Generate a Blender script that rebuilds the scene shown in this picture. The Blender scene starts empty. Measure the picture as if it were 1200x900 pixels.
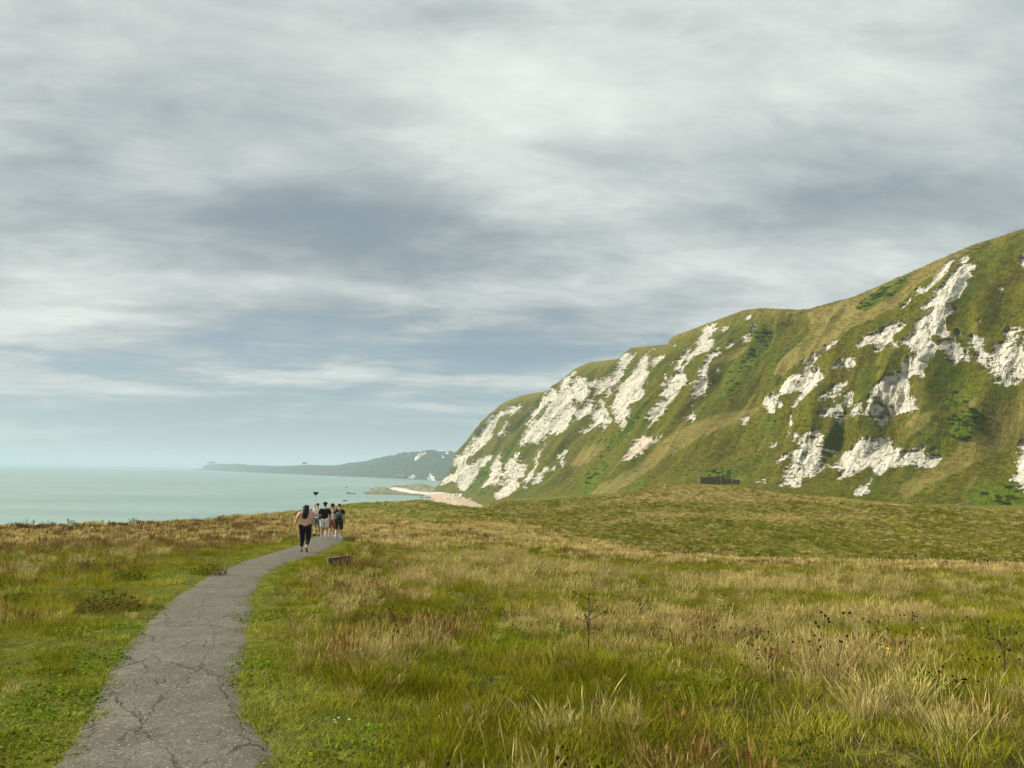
import bpy, bmesh, math, random
import numpy as np
from mathutils import Vector, Matrix
R = math.radians
scene = bpy.context.scene
col = scene.collection
random.seed(7); RNG = np.random.default_rng(11)

# ================================================================= camera, sky, sun, exposure
CAM_PITCH = math.atan(102.2/880)
cam = bpy.data.cameras.new('camera'); cam.lens = 26.4; cam.sensor_width = 36; cam.clip_start = 0.05; cam.clip_end = 90000
co = bpy.data.objects.new('camera', cam); col.objects.link(co); scene.camera = co
co.matrix_world = Matrix.Translation((0, 0, 1.66)) @ Matrix.Rotation(math.pi/2+CAM_PITCH, 4, 'X') @ Matrix.Rotation(R(0.8), 4, 'Z')
vs = scene.view_settings; vs.view_transform = 'Standard'; vs.look = 'None'; vs.gamma = 1; vs.use_curve_mapping = False
vs.exposure = 1.05
scene.cycles.max_bounces = 5; scene.cycles.diffuse_bounces = 2; scene.cycles.glossy_bounces = 2
scene.cycles.transmission_bounces = 3; scene.cycles.volume_bounces = 0; scene.cycles.transparent_max_bounces = 4
SUN_DIR = Vector((-0.74, 0.12, 0.56)).normalized()
SUN_EL = math.asin(SUN_DIR.z); SUN_AZ = math.atan2(SUN_DIR.x, SUN_DIR.y)
sl = bpy.data.lights.new('sun', 'SUN'); sl.energy = 4.0; sl.angle = R(9); sl.color = (1.0, 0.92, 0.78)
so = bpy.data.objects.new('sun', sl); col.objects.link(so); so.rotation_euler = SUN_DIR.to_track_quat('Z', 'Y').to_euler()

class NT:
    """small helper to write node trees"""
    def __init__(s, t): s.t = t; s.n = t.nodes; s.l = t.links
    def node(s, ty, **kw):
        n = s.n.new(ty)
        for k, v in kw.items():
            if k == 'inp':
                for a, b in v.items():
                    if isinstance(b, bpy.types.NodeSocket): s.l.new(b, n.inputs[a])
                    else: n.inputs[a].default_value = b
            else: setattr(n, k, v)
        return n
    def m(s, op, a, b=None, c=None, clamp=False):
        n = s.node('ShaderNodeMath', operation=op, use_clamp=clamp)
        for i, v in enumerate((a, b, c)):
            if v is None: continue
            if isinstance(v, bpy.types.NodeSocket): s.l.new(v, n.inputs[i])
            else: n.inputs[i].default_value = v
        return n.outputs[0]
    def mix(s, f, a, b, blend='MIX'):
        n = s.node('ShaderNodeMix', data_type='RGBA', blend_type=blend)
        for i, v in ((0, f), (6, a), (7, b)):
            if isinstance(v, bpy.types.NodeSocket): s.l.new(v, n.inputs[i])
            elif i == 0: n.inputs[0].default_value = v
            else: n.inputs[i].default_value = (*v, 1) if len(v) == 3 else v
        return n.outputs[2]
    def step(s, x, a, b):
        n = s.node('ShaderNodeMapRange', interpolation_type='SMOOTHSTEP', inp={1: a, 2: b, 3: 0.0, 4: 1.0}); s.l.new(x, n.inputs[0]); return n.outputs[0]
    def noise(s, vec, scale, detail=4, rough=0.5, dist=0.0, ty='FBM'):
        n = s.node('ShaderNodeTexNoise', inp={'Scale': scale, 'Detail': detail, 'Roughness': rough, 'Distortion': dist})
        s.l.new(vec, n.inputs['Vector']); return n.outputs[0]
    def vmul(s, vec, k):
        n = s.node('ShaderNodeVectorMath', operation='MULTIPLY'); s.l.new(vec, n.inputs[0]); n.inputs[1].default_value = k; return n.outputs[0]
    def vadd(s, vec, k):
        n = s.node('ShaderNodeVectorMath', operation='ADD'); s.l.new(vec, n.inputs[0])
        if isinstance(k, bpy.types.NodeSocket): s.l.new(k, n.inputs[1])
        else: n.inputs[1].default_value = k
        return n.outputs[0]
    def attr(s, name, ty='GEOMETRY', out=2):
        return s.node('ShaderNodeAttribute', attribute_name=name, attribute_type=ty).outputs[out]
    def bump(s, h, strength, dist, normal=None):
        n = s.node('ShaderNodeBump', inp={'Strength': strength, 'Distance': dist}); s.l.new(h, n.inputs['Height'])
        if normal is not None: s.l.new(normal, n.inputs['Normal'])
        return n.outputs[0]

CLOUD_BANKS = [(0.042, 0.527, 0.193, 0.062, 0.1), (0.294, 0.53, 0.17, 0.08, 0.06), (-0.594, 0.242, 0.17, 0.034, 0.12), (-0.672, 0.211, 0.068, 0.023, 0.06), (-0.44, 0.389, 0.08, 0.023, 0.06), (0.021, 0.239, 0.148, 0.025, 0.08), (0.476, 0.293, 0.136, 0.02, 0.05), (-0.491, 0.103, 0.068, 0.006, 0.1), (0.629, 0.523, 0.114, 0.091, 0.05), (-0.148, 0.461, 0.136, 0.034, 0.05), (-0.316, 0.252, 0.068, 0.014, 0.05), (-0.203, 0.344, 0.17, 0.057, -0.12), (-0.003, 0.304, 0.125, 0.045, -0.09), (-0.056, 0.64, 0.193, 0.034, -0.07), (0.409, 0.377, 0.25, 0.034, -0.09), (-0.624, 0.467, 0.102, 0.057, -0.05), (-0.289, 0.182, 0.25, 0.045, -0.06), (0.022, 0.163, 0.295, 0.034, -0.08), (-0.529, 0.155, 0.17, 0.025, -0.1), (0.538, 0.623, 0.136, 0.034, -0.04), (0.253, 0.201, 0.182, 0.034, -0.04)]
world = bpy.data.worlds.new('World'); scene.world = world; world.use_nodes = True
w = NT(world.node_tree); w.n.clear()
tc = w.node('ShaderNodeTexCoord').outputs['Generated']
sep = w.node('ShaderNodeSeparateXYZ'); w.l.new(tc, sep.inputs[0])
sx, sy, sz = sep.outputs
zz = w.m('ADD', w.m('MAXIMUM', sz, 0.0), 0.24)
comb = w.node('ShaderNodeCombineXYZ'); w.l.new(w.m('DIVIDE', sx, zz), comb.inputs[0]); w.l.new(w.m('DIVIDE', sy, zz), comb.inputs[1])
cp = comb.outputs[0]                                           # a point on the flat cloud deck
rot = w.node('ShaderNodeMapping', inp={'Rotation': (0, 0, R(-22)), 'Scale': (0.75, 1.25, 1)}); w.l.new(cp, rot.inputs[0]); cpr = rot.outputs[0]
sky = w.node('ShaderNodeTexSky', sky_type='NISHITA', sun_disc=False, sun_elevation=SUN_EL, sun_rotation=SUN_AZ, altitude=20, air_density=1.0, dust_density=2.0, ozone_density=1.5)
big = w.noise(w.vadd(cpr, (3.1, 1.7, 0)), 0.60, 4, 0.5, 0.3)
med = w.noise(w.vadd(cpr, (8.3, 4.1, 0)), 1.9, 8, 0.56, 0.45)
strk = w.noise(w.vadd(w.vmul(cpr, (1.0, 1.35, 1)), (1.3, 9.1, 0)), 4.2, 9, 0.6, 0.5)
dens = w.m('ADD', w.m('MULTIPLY_ADD', big, 0.56, -0.10), w.m('ADD', w.m('MULTIPLY', med, 0.40), w.m('MULTIPLY', strk, 0.24)))
# broad banks of the cloud deck: direction, half-widths, how much thicker (+) or thinner (-)
for (bx_, bz_, wx_, wz_, k_) in CLOUD_BANKS:
    v_ = w.node('ShaderNodeCombineXYZ', inp={0: w.m('DIVIDE', w.m('SUBTRACT', w.m('DIVIDE', sx, w.m('MAXIMUM', sy, 0.15)), bx_), wx_), 1: w.m('DIVIDE', w.m('SUBTRACT', w.m('DIVIDE', sz, w.m('MAXIMUM', sy, 0.15)), bz_), wz_)}).outputs[0]
    ln_ = w.node('ShaderNodeVectorMath', operation='DOT_PRODUCT'); w.l.new(v_, ln_.inputs[0]); w.l.new(v_, ln_.inputs[1])
    dens = w.m('MULTIPLY_ADD', w.m('EXPONENT', w.m('MULTIPLY', ln_.outputs['Value'], -1.0)), k_, dens)
fin = w.noise(w.vadd(cpr, (2.2, 6.6, 0)), 9.0, 8, 0.62, 0.6)
dens = w.m('ADD', dens, w.m('MULTIPLY', w.m('SUBTRACT', fin, 0.5), w.m('MULTIPLY_ADD', w.step(med, 0.35, 0.65), 0.16, 0.05)))
lay = w.noise(w.vadd(w.vmul(tc, (2.0, 2.0, 20.0)), (4.2, 1.1, 0)), 1.7, 7, 0.6, 0.4)            # thin layers low over the sea
low = w.m('SUBTRACT', 1.0, w.step(sz, 0.10, 0.30)); lowl = w.m('MULTIPLY', w.step(lay, 0.44, 0.62), low)
dens = w.m('ADD', dens, w.m('MULTIPLY', w.m('SUBTRACT', lay, 0.47), w.m('MULTIPLY', low, 0.55)))
elev = w.step(sz, 0.0, 0.30)
bright = w.step(dens, 0.27, 0.79)
cloud = w.mix(bright, (1.80, 2.20, 2.48), (6.1, 6.3, 5.95))
cover = w.m('ADD', w.m('MULTIPLY', w.step(dens, 0.36, 0.56), 0.85), w.m('MULTIPLY', w.step(sz, 0.06, 0.26), 0.95), clamp=True)
blue = w.mix(0.25, (1.75, 2.6, 3.1), sky.outputs[0])
skc = w.mix(w.m('MAXIMUM', cover, w.m('MULTIPLY', lowl, 0.7)), blue, cloud)
hz = w.m('POWER', w.m('SUBTRACT', 1.0, w.m('MAXIMUM', w.m('MINIMUM', sz, 1.0), 0.0)), 26.0)
skc = w.mix(w.m('MULTIPLY', hz, 0.85), skc, (4.5, 4.9, 4.45))
bg = w.node('ShaderNodeBackground', inp={'Color': skc, 'Strength': 0.071})
wo = w.node('ShaderNodeOutputWorld'); w.l.new(bg.outputs[0], wo.inputs[0])

# ================================================================= data of the place (metres)
GROUND_PTS = [[-1.87, 4.3, 0.03], [-3.39, 8.2, -0.16], [-4.83, 12.6, -0.45], [-6.93, 25.9, -1.18], [-8.49, 37.0, -1.73], [-2.69, 4.2, 0.06], [-5.44, 8.3, -0.21], [-9.93, 15.0, -0.59], [-18.64, 28.0, -1.32], [-28.06, 42.0, -1.85], [-24.03, 48.0, -2.08], [-22.58, 58.0, -2.38], [-21.68, 75.0, -2.8], [-19.98, 100.0, -3.06], [-13.44, 122.0, -3.54], [-4.69, 150.0, -6.89], [-13.28, 60.0, -2.52], [-17.75, 80.0, -2.85], [2.85, 60.0, -2.89], [-3.3, 78.0, -3.49], [0.05, 14.0, -0.62], [0.1, 32.0, -1.8], [0.03, 4.3, 0.06], [10.17, 45.0, -3.32], [2.58, 11.5, -0.79], [4.28, 19.0, -1.37], [18.85, 42.0, -3.09], [26.86, 40.0, -2.96], [2.88, 4.4, 0.06], [6.32, 9.5, -0.31], [12.71, 19.0, -1.26], [32.47, 130.0, -0.34], [23.66, 95.0, -4.13], [17.18, 150.0, -4.43], [4.97, 105.0, -4.91], [0.32, 130.0, -5.98], [10.08, 88.0, -4.83], [59.65, 132.0, -2.65], [82.45, 122.0, -4.24], [51.17, 76.0, -5.04], [36.01, 80.0, -4.76], [18.38, 74.0, -6.1], [44.16, 130.0, -1.33], [25.49, 140.0, -1.4], [-32.99, 33.0, -2.01], [-7.86, 8.0, -0.26], [38.25, 38.0, -2.35], [7.96, 8.0, -0.05], [111.39, 110.0, -3.64], [75.67, 75.0, -4.6], [14.89, 60.0, -5.75], [26.01, 58.0, -5.4], [37.57, 56.0, -5.36], [0.0, 0.0, 0.02], [-6.0, -6.0, 0.1], [8.0, -6.0, 0.1], [0.0, -30.0, 0.8], [40.0, -30.0, 1.2], [-40.0, -30.0, 0.5], [49.93, 200.0, -2.75], [98.6, 165.0, -5.22], [85.82, 190.0, -5.59], [120.83, 165.0, -5.47], [141.89, 140.0, -3.84], [135.73, 165.0, -4.53], [127.76, 192.0, -5.1], [111.64, 215.0, -5.87], [102.49, 224.0, -5.63], [90.75, 236.0, -5.21], [79.3, 250.0, -3.62], [59.34, 275.0, -6.06], [47.05, 295.0, -9.48], [34.85, 320.0, -12.07], [24.37, 350.0, -15.1], [17.7, 375.0, -16.83], [7.85, 410.0, -19.17], [2.46, 432.0, -20.37], [-2.0, 452.0, -20.95]]
EDGE = [[-32.0, 22.0], [-33.2, 33.0], [-28.1, 42.0], [-24.1, 48.0], [-22.6, 58.0], [-21.7, 75.0], [-19.9, 100.0], [-13.4, 122.0], [-4.9, 155.0], [0.0, 230.0], [3.0, 320.0], [10.0, 395.0], [80.0, 420.0]]
PATH = [[-0.96, -2.2], [-1.56, 1.8], [-1.86, 4.3], [-2.21, 5.1], [-2.71, 6.3], [-3.38, 8.2], [-4.2, 10.6], [-4.84, 12.6], [-6.14, 17.5], [-6.79, 21.5], [-7.18, 25.9], [-8.03, 32.0], [-8.86, 37.0], [-9.46, 40.5], [-11.06, 46.0]]
PATHW = [1.35, 1.3, 1.14, 0.97, 1.0, 1.17, 1.24, 1.18, 1.2, 1.29, 1.53, 1.46, 1.73, 1.3, 0.9]
CLIFF_COLS = [[141.89, 140.0, -3.84, 259.87, 190.0, 95.89, 125.0], [135.73, 165.0, -4.53, 249.49, 235.0, 101.11, 170.0], [127.76, 192.0, -5.1, 229.56, 268.0, 102.77, 130.0], [111.64, 215.0, -5.87, 203.3, 290.0, 100.56, 60.0], [102.49, 224.0, -5.63, 188.78, 300.0, 96.77, 80.0], [90.75, 236.0, -5.21, 168.09, 315.0, 87.89, 60.0], [79.3, 250.0, -3.62, 153.55, 332.0, 81.94, 90.0], [59.34, 275.0, -6.06, 139.34, 350.0, 80.18, 50.0], [47.05, 295.0, -9.48, 134.74, 365.0, 83.4, 45.0], [34.85, 320.0, -12.07, 128.75, 385.0, 88.14, 35.0], [24.37, 350.0, -15.1, 126.02, 405.0, 91.06, 30.0], [17.7, 375.0, -16.83, 118.76, 430.0, 90.8, 40.0], [7.85, 410.0, -19.17, 106.82, 465.0, 89.57, 14.0], [2.46, 432.0, -20.37, 104.62, 490.0, 91.32, 9.0], [-2.0, 452.0, -20.95, 107.08, 510.0, 90.19, 46.0], [-11.23, 500.0, -21.26, 86.32, 550.0, 93.51, 13.0], [-20.42, 550.0, -21.22, 84.33, 580.0, 90.33, 37.0], [-29.07, 600.0, -20.72, 64.83, 630.0, 93.94, 18.0], [-35.92, 650.0, -20.48, 55.95, 680.0, 94.77, 30.0], [-42.65, 700.0, -20.68, 35.61, 740.0, 81.29, 30.0], [-53.32, 750.0, -20.71, 10.99, 790.0, 81.75, 22.0], [-69.52, 790.0, -21.21, -9.29, 840.0, 77.86, 13.0], [-84.69, 825.0, -21.01, -14.4, 862.0, 76.83, 15.0], [-87.47, 900.0, -17.48, 0.38, 960.0, 85.6, 40.0], [-80.88, 1050.0, -15.69, 50.64, 1100.0, 94.77, 1.0]]
GULLIES = [[0.6073, 0.035, 11], [0.7804, 0.012, 6], [0.8295, 0.01, 5], [0.8877, 0.012, 5], [0.2887, 0.03, 4]]
CHALK_UV = [(1,"0.9207,0.9 0.9121,0.826 0.9114,0.757 0.9107,0.715 0.9107,0.675 0.9121,0.681 0.9128,0.728 0.9228,0.744 0.9235,0.773 0.9235,0.828 0.9228,0.86 0.9135,0.784"),
(1,"0.9257,0.789 0.9242,0.747 0.9242,0.712 0.9371,0.805 0.9364,0.855"),
(0.8,"0.9457,0.871 0.9478,0.821 0.9457,0.739 0.945,0.683 0.9442,0.631 0.9442,0.58 0.9435,0.52 0.9407,0.459 0.9407,0.422 0.9292,0.412 0.9278,0.454 0.9249,0.515 0.9242,0.546 0.9299,0.573 0.9249,0.604 0.9264,0.654 0.9249,0.697"),
(1,"0.9107,0.657 0.9085,0.625 0.9092,0.591 0.9078,0.557 0.9078,0.52 0.9092,0.507 0.9199,0.546 0.9164,0.565 0.9135,0.596 0.9128,0.633"),
(1,"0.9056,0.58 0.9064,0.528 0.9064,0.48 0.9071,0.491 0.9071,0.538"),
(0.75,"0.9464,0.58 0.9442,0.554 0.9414,0.485 0.9414,0.451 0.9421,0.396 0.9464,0.391 0.9464,0.449 0.9464,0.517"),
(1,"0.9507,0.391 0.9471,0.377 0.9421,0.383 0.9407,0.417 0.9392,0.464 0.9364,0.483 0.9292,0.488 0.9278,0.512 0.9278,0.454 0.9292,0.404 0.9378,0.383 0.94,0.348 0.94,0.311 0.9292,0.277 0.9271,0.288 0.9257,0.319 0.9249,0.343 0.9207,0.359 0.9085,0.369 0.9056,0.361 0.9064,0.332 0.9085,0.298 0.9192,0.28 0.9228,0.251 0.9185,0.208 0.9178,0.169 0.9171,0.132 0.9157,0.087 0.9107,0.037 0.9249,0.04 0.9292,0.058 0.9307,0.106 0.9335,0.121 0.9457,0.145 0.9478,0.119 0.95,0.09 0.9535,0.061 0.9571,0.074 0.9571,0.153 0.9514,0.214 0.945,0.245 0.9442,0.314 0.95,0.298 0.9521,0.261 0.9571,0.198 0.96,0.145 0.9571,0.116 0.9571,0.164 0.9571,0.216 0.9514,0.317 0.9514,0.348"),
(1,"0.8964,0.414 0.8978,0.359 0.8756,0.282 0.8613,0.245 0.8599,0.237 0.8592,0.214 0.8442,0.179 0.8406,0.161 0.8399,0.135 0.8392,0.111 0.8442,0.135 0.8585,0.132 0.8599,0.111 0.8706,0.084 0.8713,0.053 0.8713,0.087 0.8713,0.119 0.8735,0.148 0.8799,0.187 0.8999,0.259 0.8999,0.303 0.8999,0.34 0.8999,0.388"),
(0.85,"0.8556,0.338 0.8427,0.327 0.8413,0.296 0.842,0.28 0.8399,0.272 0.8385,0.285 0.8377,0.264 0.8363,0.272 0.8213,0.24 0.8277,0.232 0.8213,0.211 0.8213,0.195 0.827,0.19 0.8213,0.164 0.8106,0.156 0.8027,0.137 0.8027,0.116 0.8049,0.1 0.807,0.084 0.8127,0.071 0.8184,0.061 0.8206,0.04 0.8249,0.047 0.8335,0.087 0.8284,0.095 0.8356,0.132 0.8377,0.164 0.8385,0.182 0.8413,0.187 0.8442,0.19 0.8585,0.23 0.8585,0.251 0.8606,0.282 0.857,0.303"),
(1,"0.7977,0.092 0.7956,0.077 0.7963,0.061 0.7977,0.084"),
(1,"0.862,0.435 0.8606,0.404 0.8606,0.375 0.8563,0.354 0.8542,0.375 0.8528,0.393 0.852,0.406 0.8535,0.435"),
(0.95,"0.8678,0.781 0.8606,0.736 0.8563,0.702 0.8542,0.689 0.8556,0.726 0.8606,0.768 0.8649,0.81 0.8678,0.855 0.8692,0.894 0.8685,0.918 0.8749,0.984 0.867,0.947 0.8585,0.879 0.8585,0.855 0.857,0.818 0.857,0.797 0.8528,0.776 0.8499,0.736 0.8413,0.691 0.8399,0.662 0.8199,0.57 0.8106,0.528 0.8156,0.522 0.8091,0.493 0.8084,0.464 0.8027,0.433 0.8084,0.425 0.8099,0.406 0.8156,0.409 0.8163,0.435 0.827,0.446 0.8385,0.454 0.8399,0.47 0.8406,0.464 0.8406,0.441 0.8385,0.43 0.8406,0.417 0.8406,0.404 0.8392,0.388 0.8399,0.385 0.8413,0.393 0.842,0.385 0.852,0.412 0.8528,0.393 0.8535,0.38 0.8563,0.361 0.8613,0.398 0.862,0.438 0.8628,0.475 0.8628,0.501 0.862,0.533 0.8542,0.541 0.8578,0.573 0.857,0.604 0.8563,0.628 0.8563,0.652 0.8599,0.657 0.8678,0.712 0.8678,0.755"),
(1,"0.8692,0.715 0.8599,0.66 0.8585,0.628 0.8642,0.615 0.8642,0.586 0.8635,0.549 0.8685,0.53 0.8713,0.504 0.8721,0.509 0.8721,0.538 0.8849,0.633 0.9042,0.794 0.9042,0.836 0.8699,0.649 0.8685,0.675"),
(0.9,"0.8549,0.818 0.8556,0.85 0.8556,0.873 0.8513,0.858 0.8456,0.847 0.8463,0.826 0.8449,0.815 0.8184,0.681 0.8106,0.657 0.8099,0.631 0.8113,0.604 0.8134,0.588 0.8199,0.594 0.8399,0.681 0.8492,0.744"),
(0.9,"0.8442,0.831 0.8106,0.72 0.8099,0.681 0.8113,0.668 0.8435,0.805"),
(1,"0.8177,0.945 0.8163,0.968 0.8084,0.934 0.8063,0.929 0.8084,0.963 0.8056,0.953 0.8049,0.921 0.8056,0.892 0.8049,0.871 0.8049,0.839 0.8034,0.797 0.802,0.799 0.7984,0.765 0.7956,0.726 0.7956,0.699 0.7956,0.665 0.7927,0.633 0.7927,0.609 0.7956,0.62 0.797,0.657 0.7977,0.694 0.8034,0.681 0.8041,0.662 0.8049,0.646 0.8077,0.633 0.8084,0.639 0.8084,0.67 0.8091,0.71 0.8091,0.739 0.8077,0.757 0.8056,0.765 0.8084,0.802 0.8106,0.858 0.8156,0.913"),
(1,"0.7863,0.66 0.787,0.686 0.7884,0.723 0.7898,0.763 0.7956,0.818 0.797,0.863 0.7963,0.902 0.7949,0.934 0.7941,0.966 0.7913,0.982 0.7877,0.95 0.7927,0.971 0.7934,0.945 0.7927,0.918 0.7856,0.863 0.7834,0.836 0.7784,0.792 0.7391,0.631 0.7377,0.607 0.737,0.58 0.7362,0.559 0.7241,0.52 0.7227,0.499 0.7327,0.509 0.7341,0.499 0.7384,0.499 0.7377,0.48 0.7262,0.443 0.7269,0.433 0.7277,0.42 0.7191,0.385 0.7184,0.367 0.7191,0.361 0.7284,0.396 0.7355,0.414 0.7405,0.427 0.7441,0.451 0.7698,0.509 0.7741,0.546 0.777,0.575 0.7848,0.623"),
(1,"0.7884,0.683 0.7891,0.654 0.7913,0.623 0.7927,0.607 0.7956,0.631 0.792,0.652"),
(1,"0.807,0.625 0.8056,0.607 0.8049,0.58 0.7963,0.538 0.7949,0.515 0.797,0.499 0.7984,0.478 0.8077,0.499 0.8091,0.522 0.8084,0.551 0.8084,0.58 0.8084,0.607"),
(1,"0.8034,0.594 0.7927,0.596 0.7891,0.58 0.7898,0.565 0.7741,0.52 0.7713,0.491 0.7713,0.472 0.772,0.462 0.7741,0.454 0.7763,0.446 0.7763,0.427 0.7891,0.427 0.7906,0.433 0.7906,0.443 0.7877,0.464 0.787,0.48 0.7913,0.504 0.7934,0.528 0.7934,0.549 0.792,0.565 0.7927,0.583 0.8027,0.583"),
(1,"0.7691,0.48 0.7427,0.422 0.7698,0.464 0.7698,0.446 0.7691,0.427 0.7706,0.42 0.7713,0.441 0.7713,0.464 0.7713,0.48"),
(1,"0.757,0.372 0.7405,0.354 0.7348,0.332 0.7405,0.34"),
(1,"0.7898,0.367 0.7906,0.354 0.7898,0.332 0.782,0.309 0.7813,0.288 0.777,0.274 0.7756,0.253 0.7777,0.243 0.7763,0.227 0.7763,0.245 0.7813,0.272 0.7898,0.303 0.792,0.33 0.7913,0.351"),
(1,"0.8192,0.367 0.8192,0.34 0.8213,0.322 0.8156,0.306 0.8177,0.293 0.8127,0.272 0.8099,0.251 0.8091,0.23 0.7991,0.206 0.7941,0.177 0.7941,0.161 0.7941,0.142 0.8099,0.182 0.8106,0.211 0.8163,0.24 0.817,0.264 0.8213,0.296 0.827,0.338 0.8263,0.361 0.8263,0.396"),
(1,"0.7934,0.261 0.7913,0.251 0.7906,0.227 0.787,0.203 0.782,0.182 0.782,0.164 0.7848,0.166 0.7856,0.145 0.7891,0.172 0.7949,0.208 0.7949,0.235 0.7941,0.251"),
(1,"0.7898,0.256 0.782,0.253 0.7813,0.237 0.787,0.232"),
(1,"0.7927,0.135 0.7898,0.145 0.7877,0.142 0.7891,0.121"),
(1,"0.7513,0.074 0.7462,0.05 0.7398,0.032 0.7505,0.029 0.7541,0.053 0.7541,0.066"),
(0.8,"0.837,0.282 0.8349,0.277 0.8277,0.24 0.8213,0.208 0.827,0.193 0.8213,0.15 0.8213,0.137 0.8356,0.214 0.8377,0.256"),
(1,"0.7834,0.923 0.7384,0.728 0.7784,0.868 0.7384,0.686 0.7727,0.799 0.7856,0.892 0.7841,0.908"),
(1,"0.7234,0.697 0.7219,0.689 0.7205,0.662 0.7227,0.673"),
(1,"0.7227,0.636 0.7198,0.62 0.7169,0.602 0.7169,0.588 0.7219,0.623"),
(1,"0.7198,0.58 0.7155,0.58 0.7148,0.565 0.7162,0.559"),
(1,"0.7698,0.945 0.7655,0.929 0.757,0.91 0.762,0.902"),
(1,"0.7227,0.786 0.7205,0.773 0.7198,0.747 0.7127,0.697 0.7134,0.678 0.7119,0.654 0.7127,0.636 0.7148,0.639 0.7169,0.66 0.7191,0.697 0.7212,0.731 0.7227,0.77"),
(1,"0.6984,0.401 0.6984,0.42 0.6991,0.438 0.6998,0.462 0.6984,0.462 0.6998,0.488 0.7134,0.522 0.7134,0.541 0.7119,0.549 0.7134,0.573 0.7134,0.599 0.7127,0.617 0.7112,0.617 0.7112,0.644 0.7105,0.662 0.7105,0.697 0.7127,0.747 0.7219,0.826 0.7248,0.868 0.7348,0.942 0.737,0.984 0.7312,0.979 0.7219,0.966 0.7227,0.945 0.7269,0.95 0.7162,0.913 0.7191,0.902 0.7119,0.844 0.7191,0.863 0.7227,0.889 0.7248,0.889 0.7112,0.821 0.7012,0.797 0.6934,0.752 0.6926,0.715 0.6969,0.71 0.7005,0.694 0.7034,0.681 0.7041,0.652 0.7098,0.639 0.7062,0.615 0.6991,0.596 0.6948,0.567 0.6955,0.549 0.6934,0.525 0.6919,0.499 0.6876,0.475 0.6869,0.451 0.6926,0.451 0.6855,0.43 0.6855,0.412 0.6876,0.401 0.6869,0.383 0.6876,0.367 0.6869,0.351 0.6941,0.375 0.6948,0.401 0.6969,0.412 0.6969,0.401"),
(1,"0.6841,0.723 0.6783,0.712 0.6783,0.686 0.6805,0.67 0.6791,0.652 0.6812,0.628 0.6855,0.636 0.6833,0.665 0.6869,0.691 0.6876,0.715"),
(1,"0.6791,0.639 0.6762,0.615 0.6762,0.594 0.6741,0.58 0.6712,0.546 0.6705,0.517 0.6705,0.496 0.6726,0.488 0.6726,0.478 0.6733,0.478 0.6755,0.504 0.6762,0.533 0.6762,0.559 0.6769,0.58 0.6812,0.578 0.6812,0.554 0.6848,0.541 0.6941,0.549 0.6934,0.559 0.6819,0.559 0.6819,0.591 0.6862,0.609 0.6826,0.625"),
(1,"0.6719,0.472 0.6698,0.454 0.6698,0.438 0.6712,0.446 0.6712,0.456"),
(0.9,"0.6683,0.438 0.6512,0.401 0.6469,0.377 0.6469,0.364 0.6533,0.38 0.669,0.406 0.6683,0.42"),
(0.9,"0.6776,0.839 0.6648,0.828 0.659,0.81 0.6676,0.789 0.6698,0.773 0.6705,0.799 0.6733,0.818"),
(0.9,"0.669,0.908 0.6655,0.9 0.6612,0.873 0.6655,0.847 0.6676,0.839 0.6676,0.873"),
(1,"0.6898,0.947 0.6883,0.974 0.6769,0.945 0.6783,0.929 0.6848,0.926"),
(1,"0.7112,0.913 0.7048,0.902 0.7019,0.887 0.7026,0.871 0.7012,0.844 0.7069,0.871"),
(1,"0.6826,0.805 0.6769,0.763 0.6755,0.739 0.6791,0.741 0.6826,0.784"),
(1,"0.6883,0.736 0.6883,0.755 0.6841,0.728"),
(1,"0.6712,0.628 0.6698,0.631 0.6705,0.607 0.6719,0.607 0.6726,0.612"),
(1.2,"0.6905,0.33 0.6833,0.317 0.6798,0.311 0.6791,0.322 0.6776,0.303 0.6762,0.309 0.6741,0.33 0.6726,0.33 0.6733,0.317 0.6762,0.293 0.6783,0.277 0.6798,0.261 0.6812,0.245 0.6819,0.227 0.6841,0.219 0.6869,0.219 0.6891,0.237 0.6898,0.256 0.6934,0.285 0.6941,0.317"),
(1,"0.544,0.52 0.5375,0.515 0.5368,0.485 0.5361,0.462 0.5347,0.43 0.5354,0.422 0.5411,0.427 0.5468,0.427 0.5533,0.454 0.5533,0.48 0.5497,0.504"),
(1,"0.5747,0.48 0.5704,0.47 0.549,0.43 0.5482,0.412 0.5475,0.388 0.5468,0.367 0.5454,0.351 0.5518,0.359 0.5726,0.412 0.5904,0.449 0.594,0.485 0.5776,0.462"),
(1,"0.5418,0.396 0.5375,0.38 0.5382,0.361 0.5418,0.364 0.544,0.385"),
(0.9,"0.6083,0.414 0.6076,0.422 0.6011,0.398 0.5983,0.375 0.599,0.359 0.6011,0.359 0.6047,0.383 0.6104,0.396 0.6104,0.409"),
(1,"0.5375,0.596 0.5375,0.573 0.5397,0.562 0.5432,0.575 0.5404,0.588"),
(1,"0.4954,0.602 0.4946,0.575 0.5054,0.588 0.5161,0.604 0.5204,0.604 0.5225,0.578 0.5282,0.557 0.5297,0.536 0.5247,0.515 0.5225,0.541 0.5182,0.533 0.5018,0.462 0.4968,0.456 0.4968,0.433 0.5004,0.43 0.5018,0.422 0.4989,0.417 0.5011,0.401 0.5039,0.388 0.5154,0.396 0.5189,0.383 0.5197,0.369 0.5218,0.354 0.5232,0.354 0.5254,0.372 0.5254,0.393 0.5247,0.414 0.5254,0.433 0.5311,0.441 0.5297,0.42 0.534,0.451 0.5354,0.485 0.5361,0.525 0.5354,0.549 0.5325,0.573 0.5318,0.604 0.5318,0.625 0.5282,0.599 0.5211,0.612 0.5197,0.639 0.5125,0.631 0.5011,0.604"),
(1,"0.5232,0.354 0.5232,0.335 0.5218,0.319 0.5139,0.29 0.5161,0.28 0.5232,0.298 0.5247,0.314 0.5247,0.335"),
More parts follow.
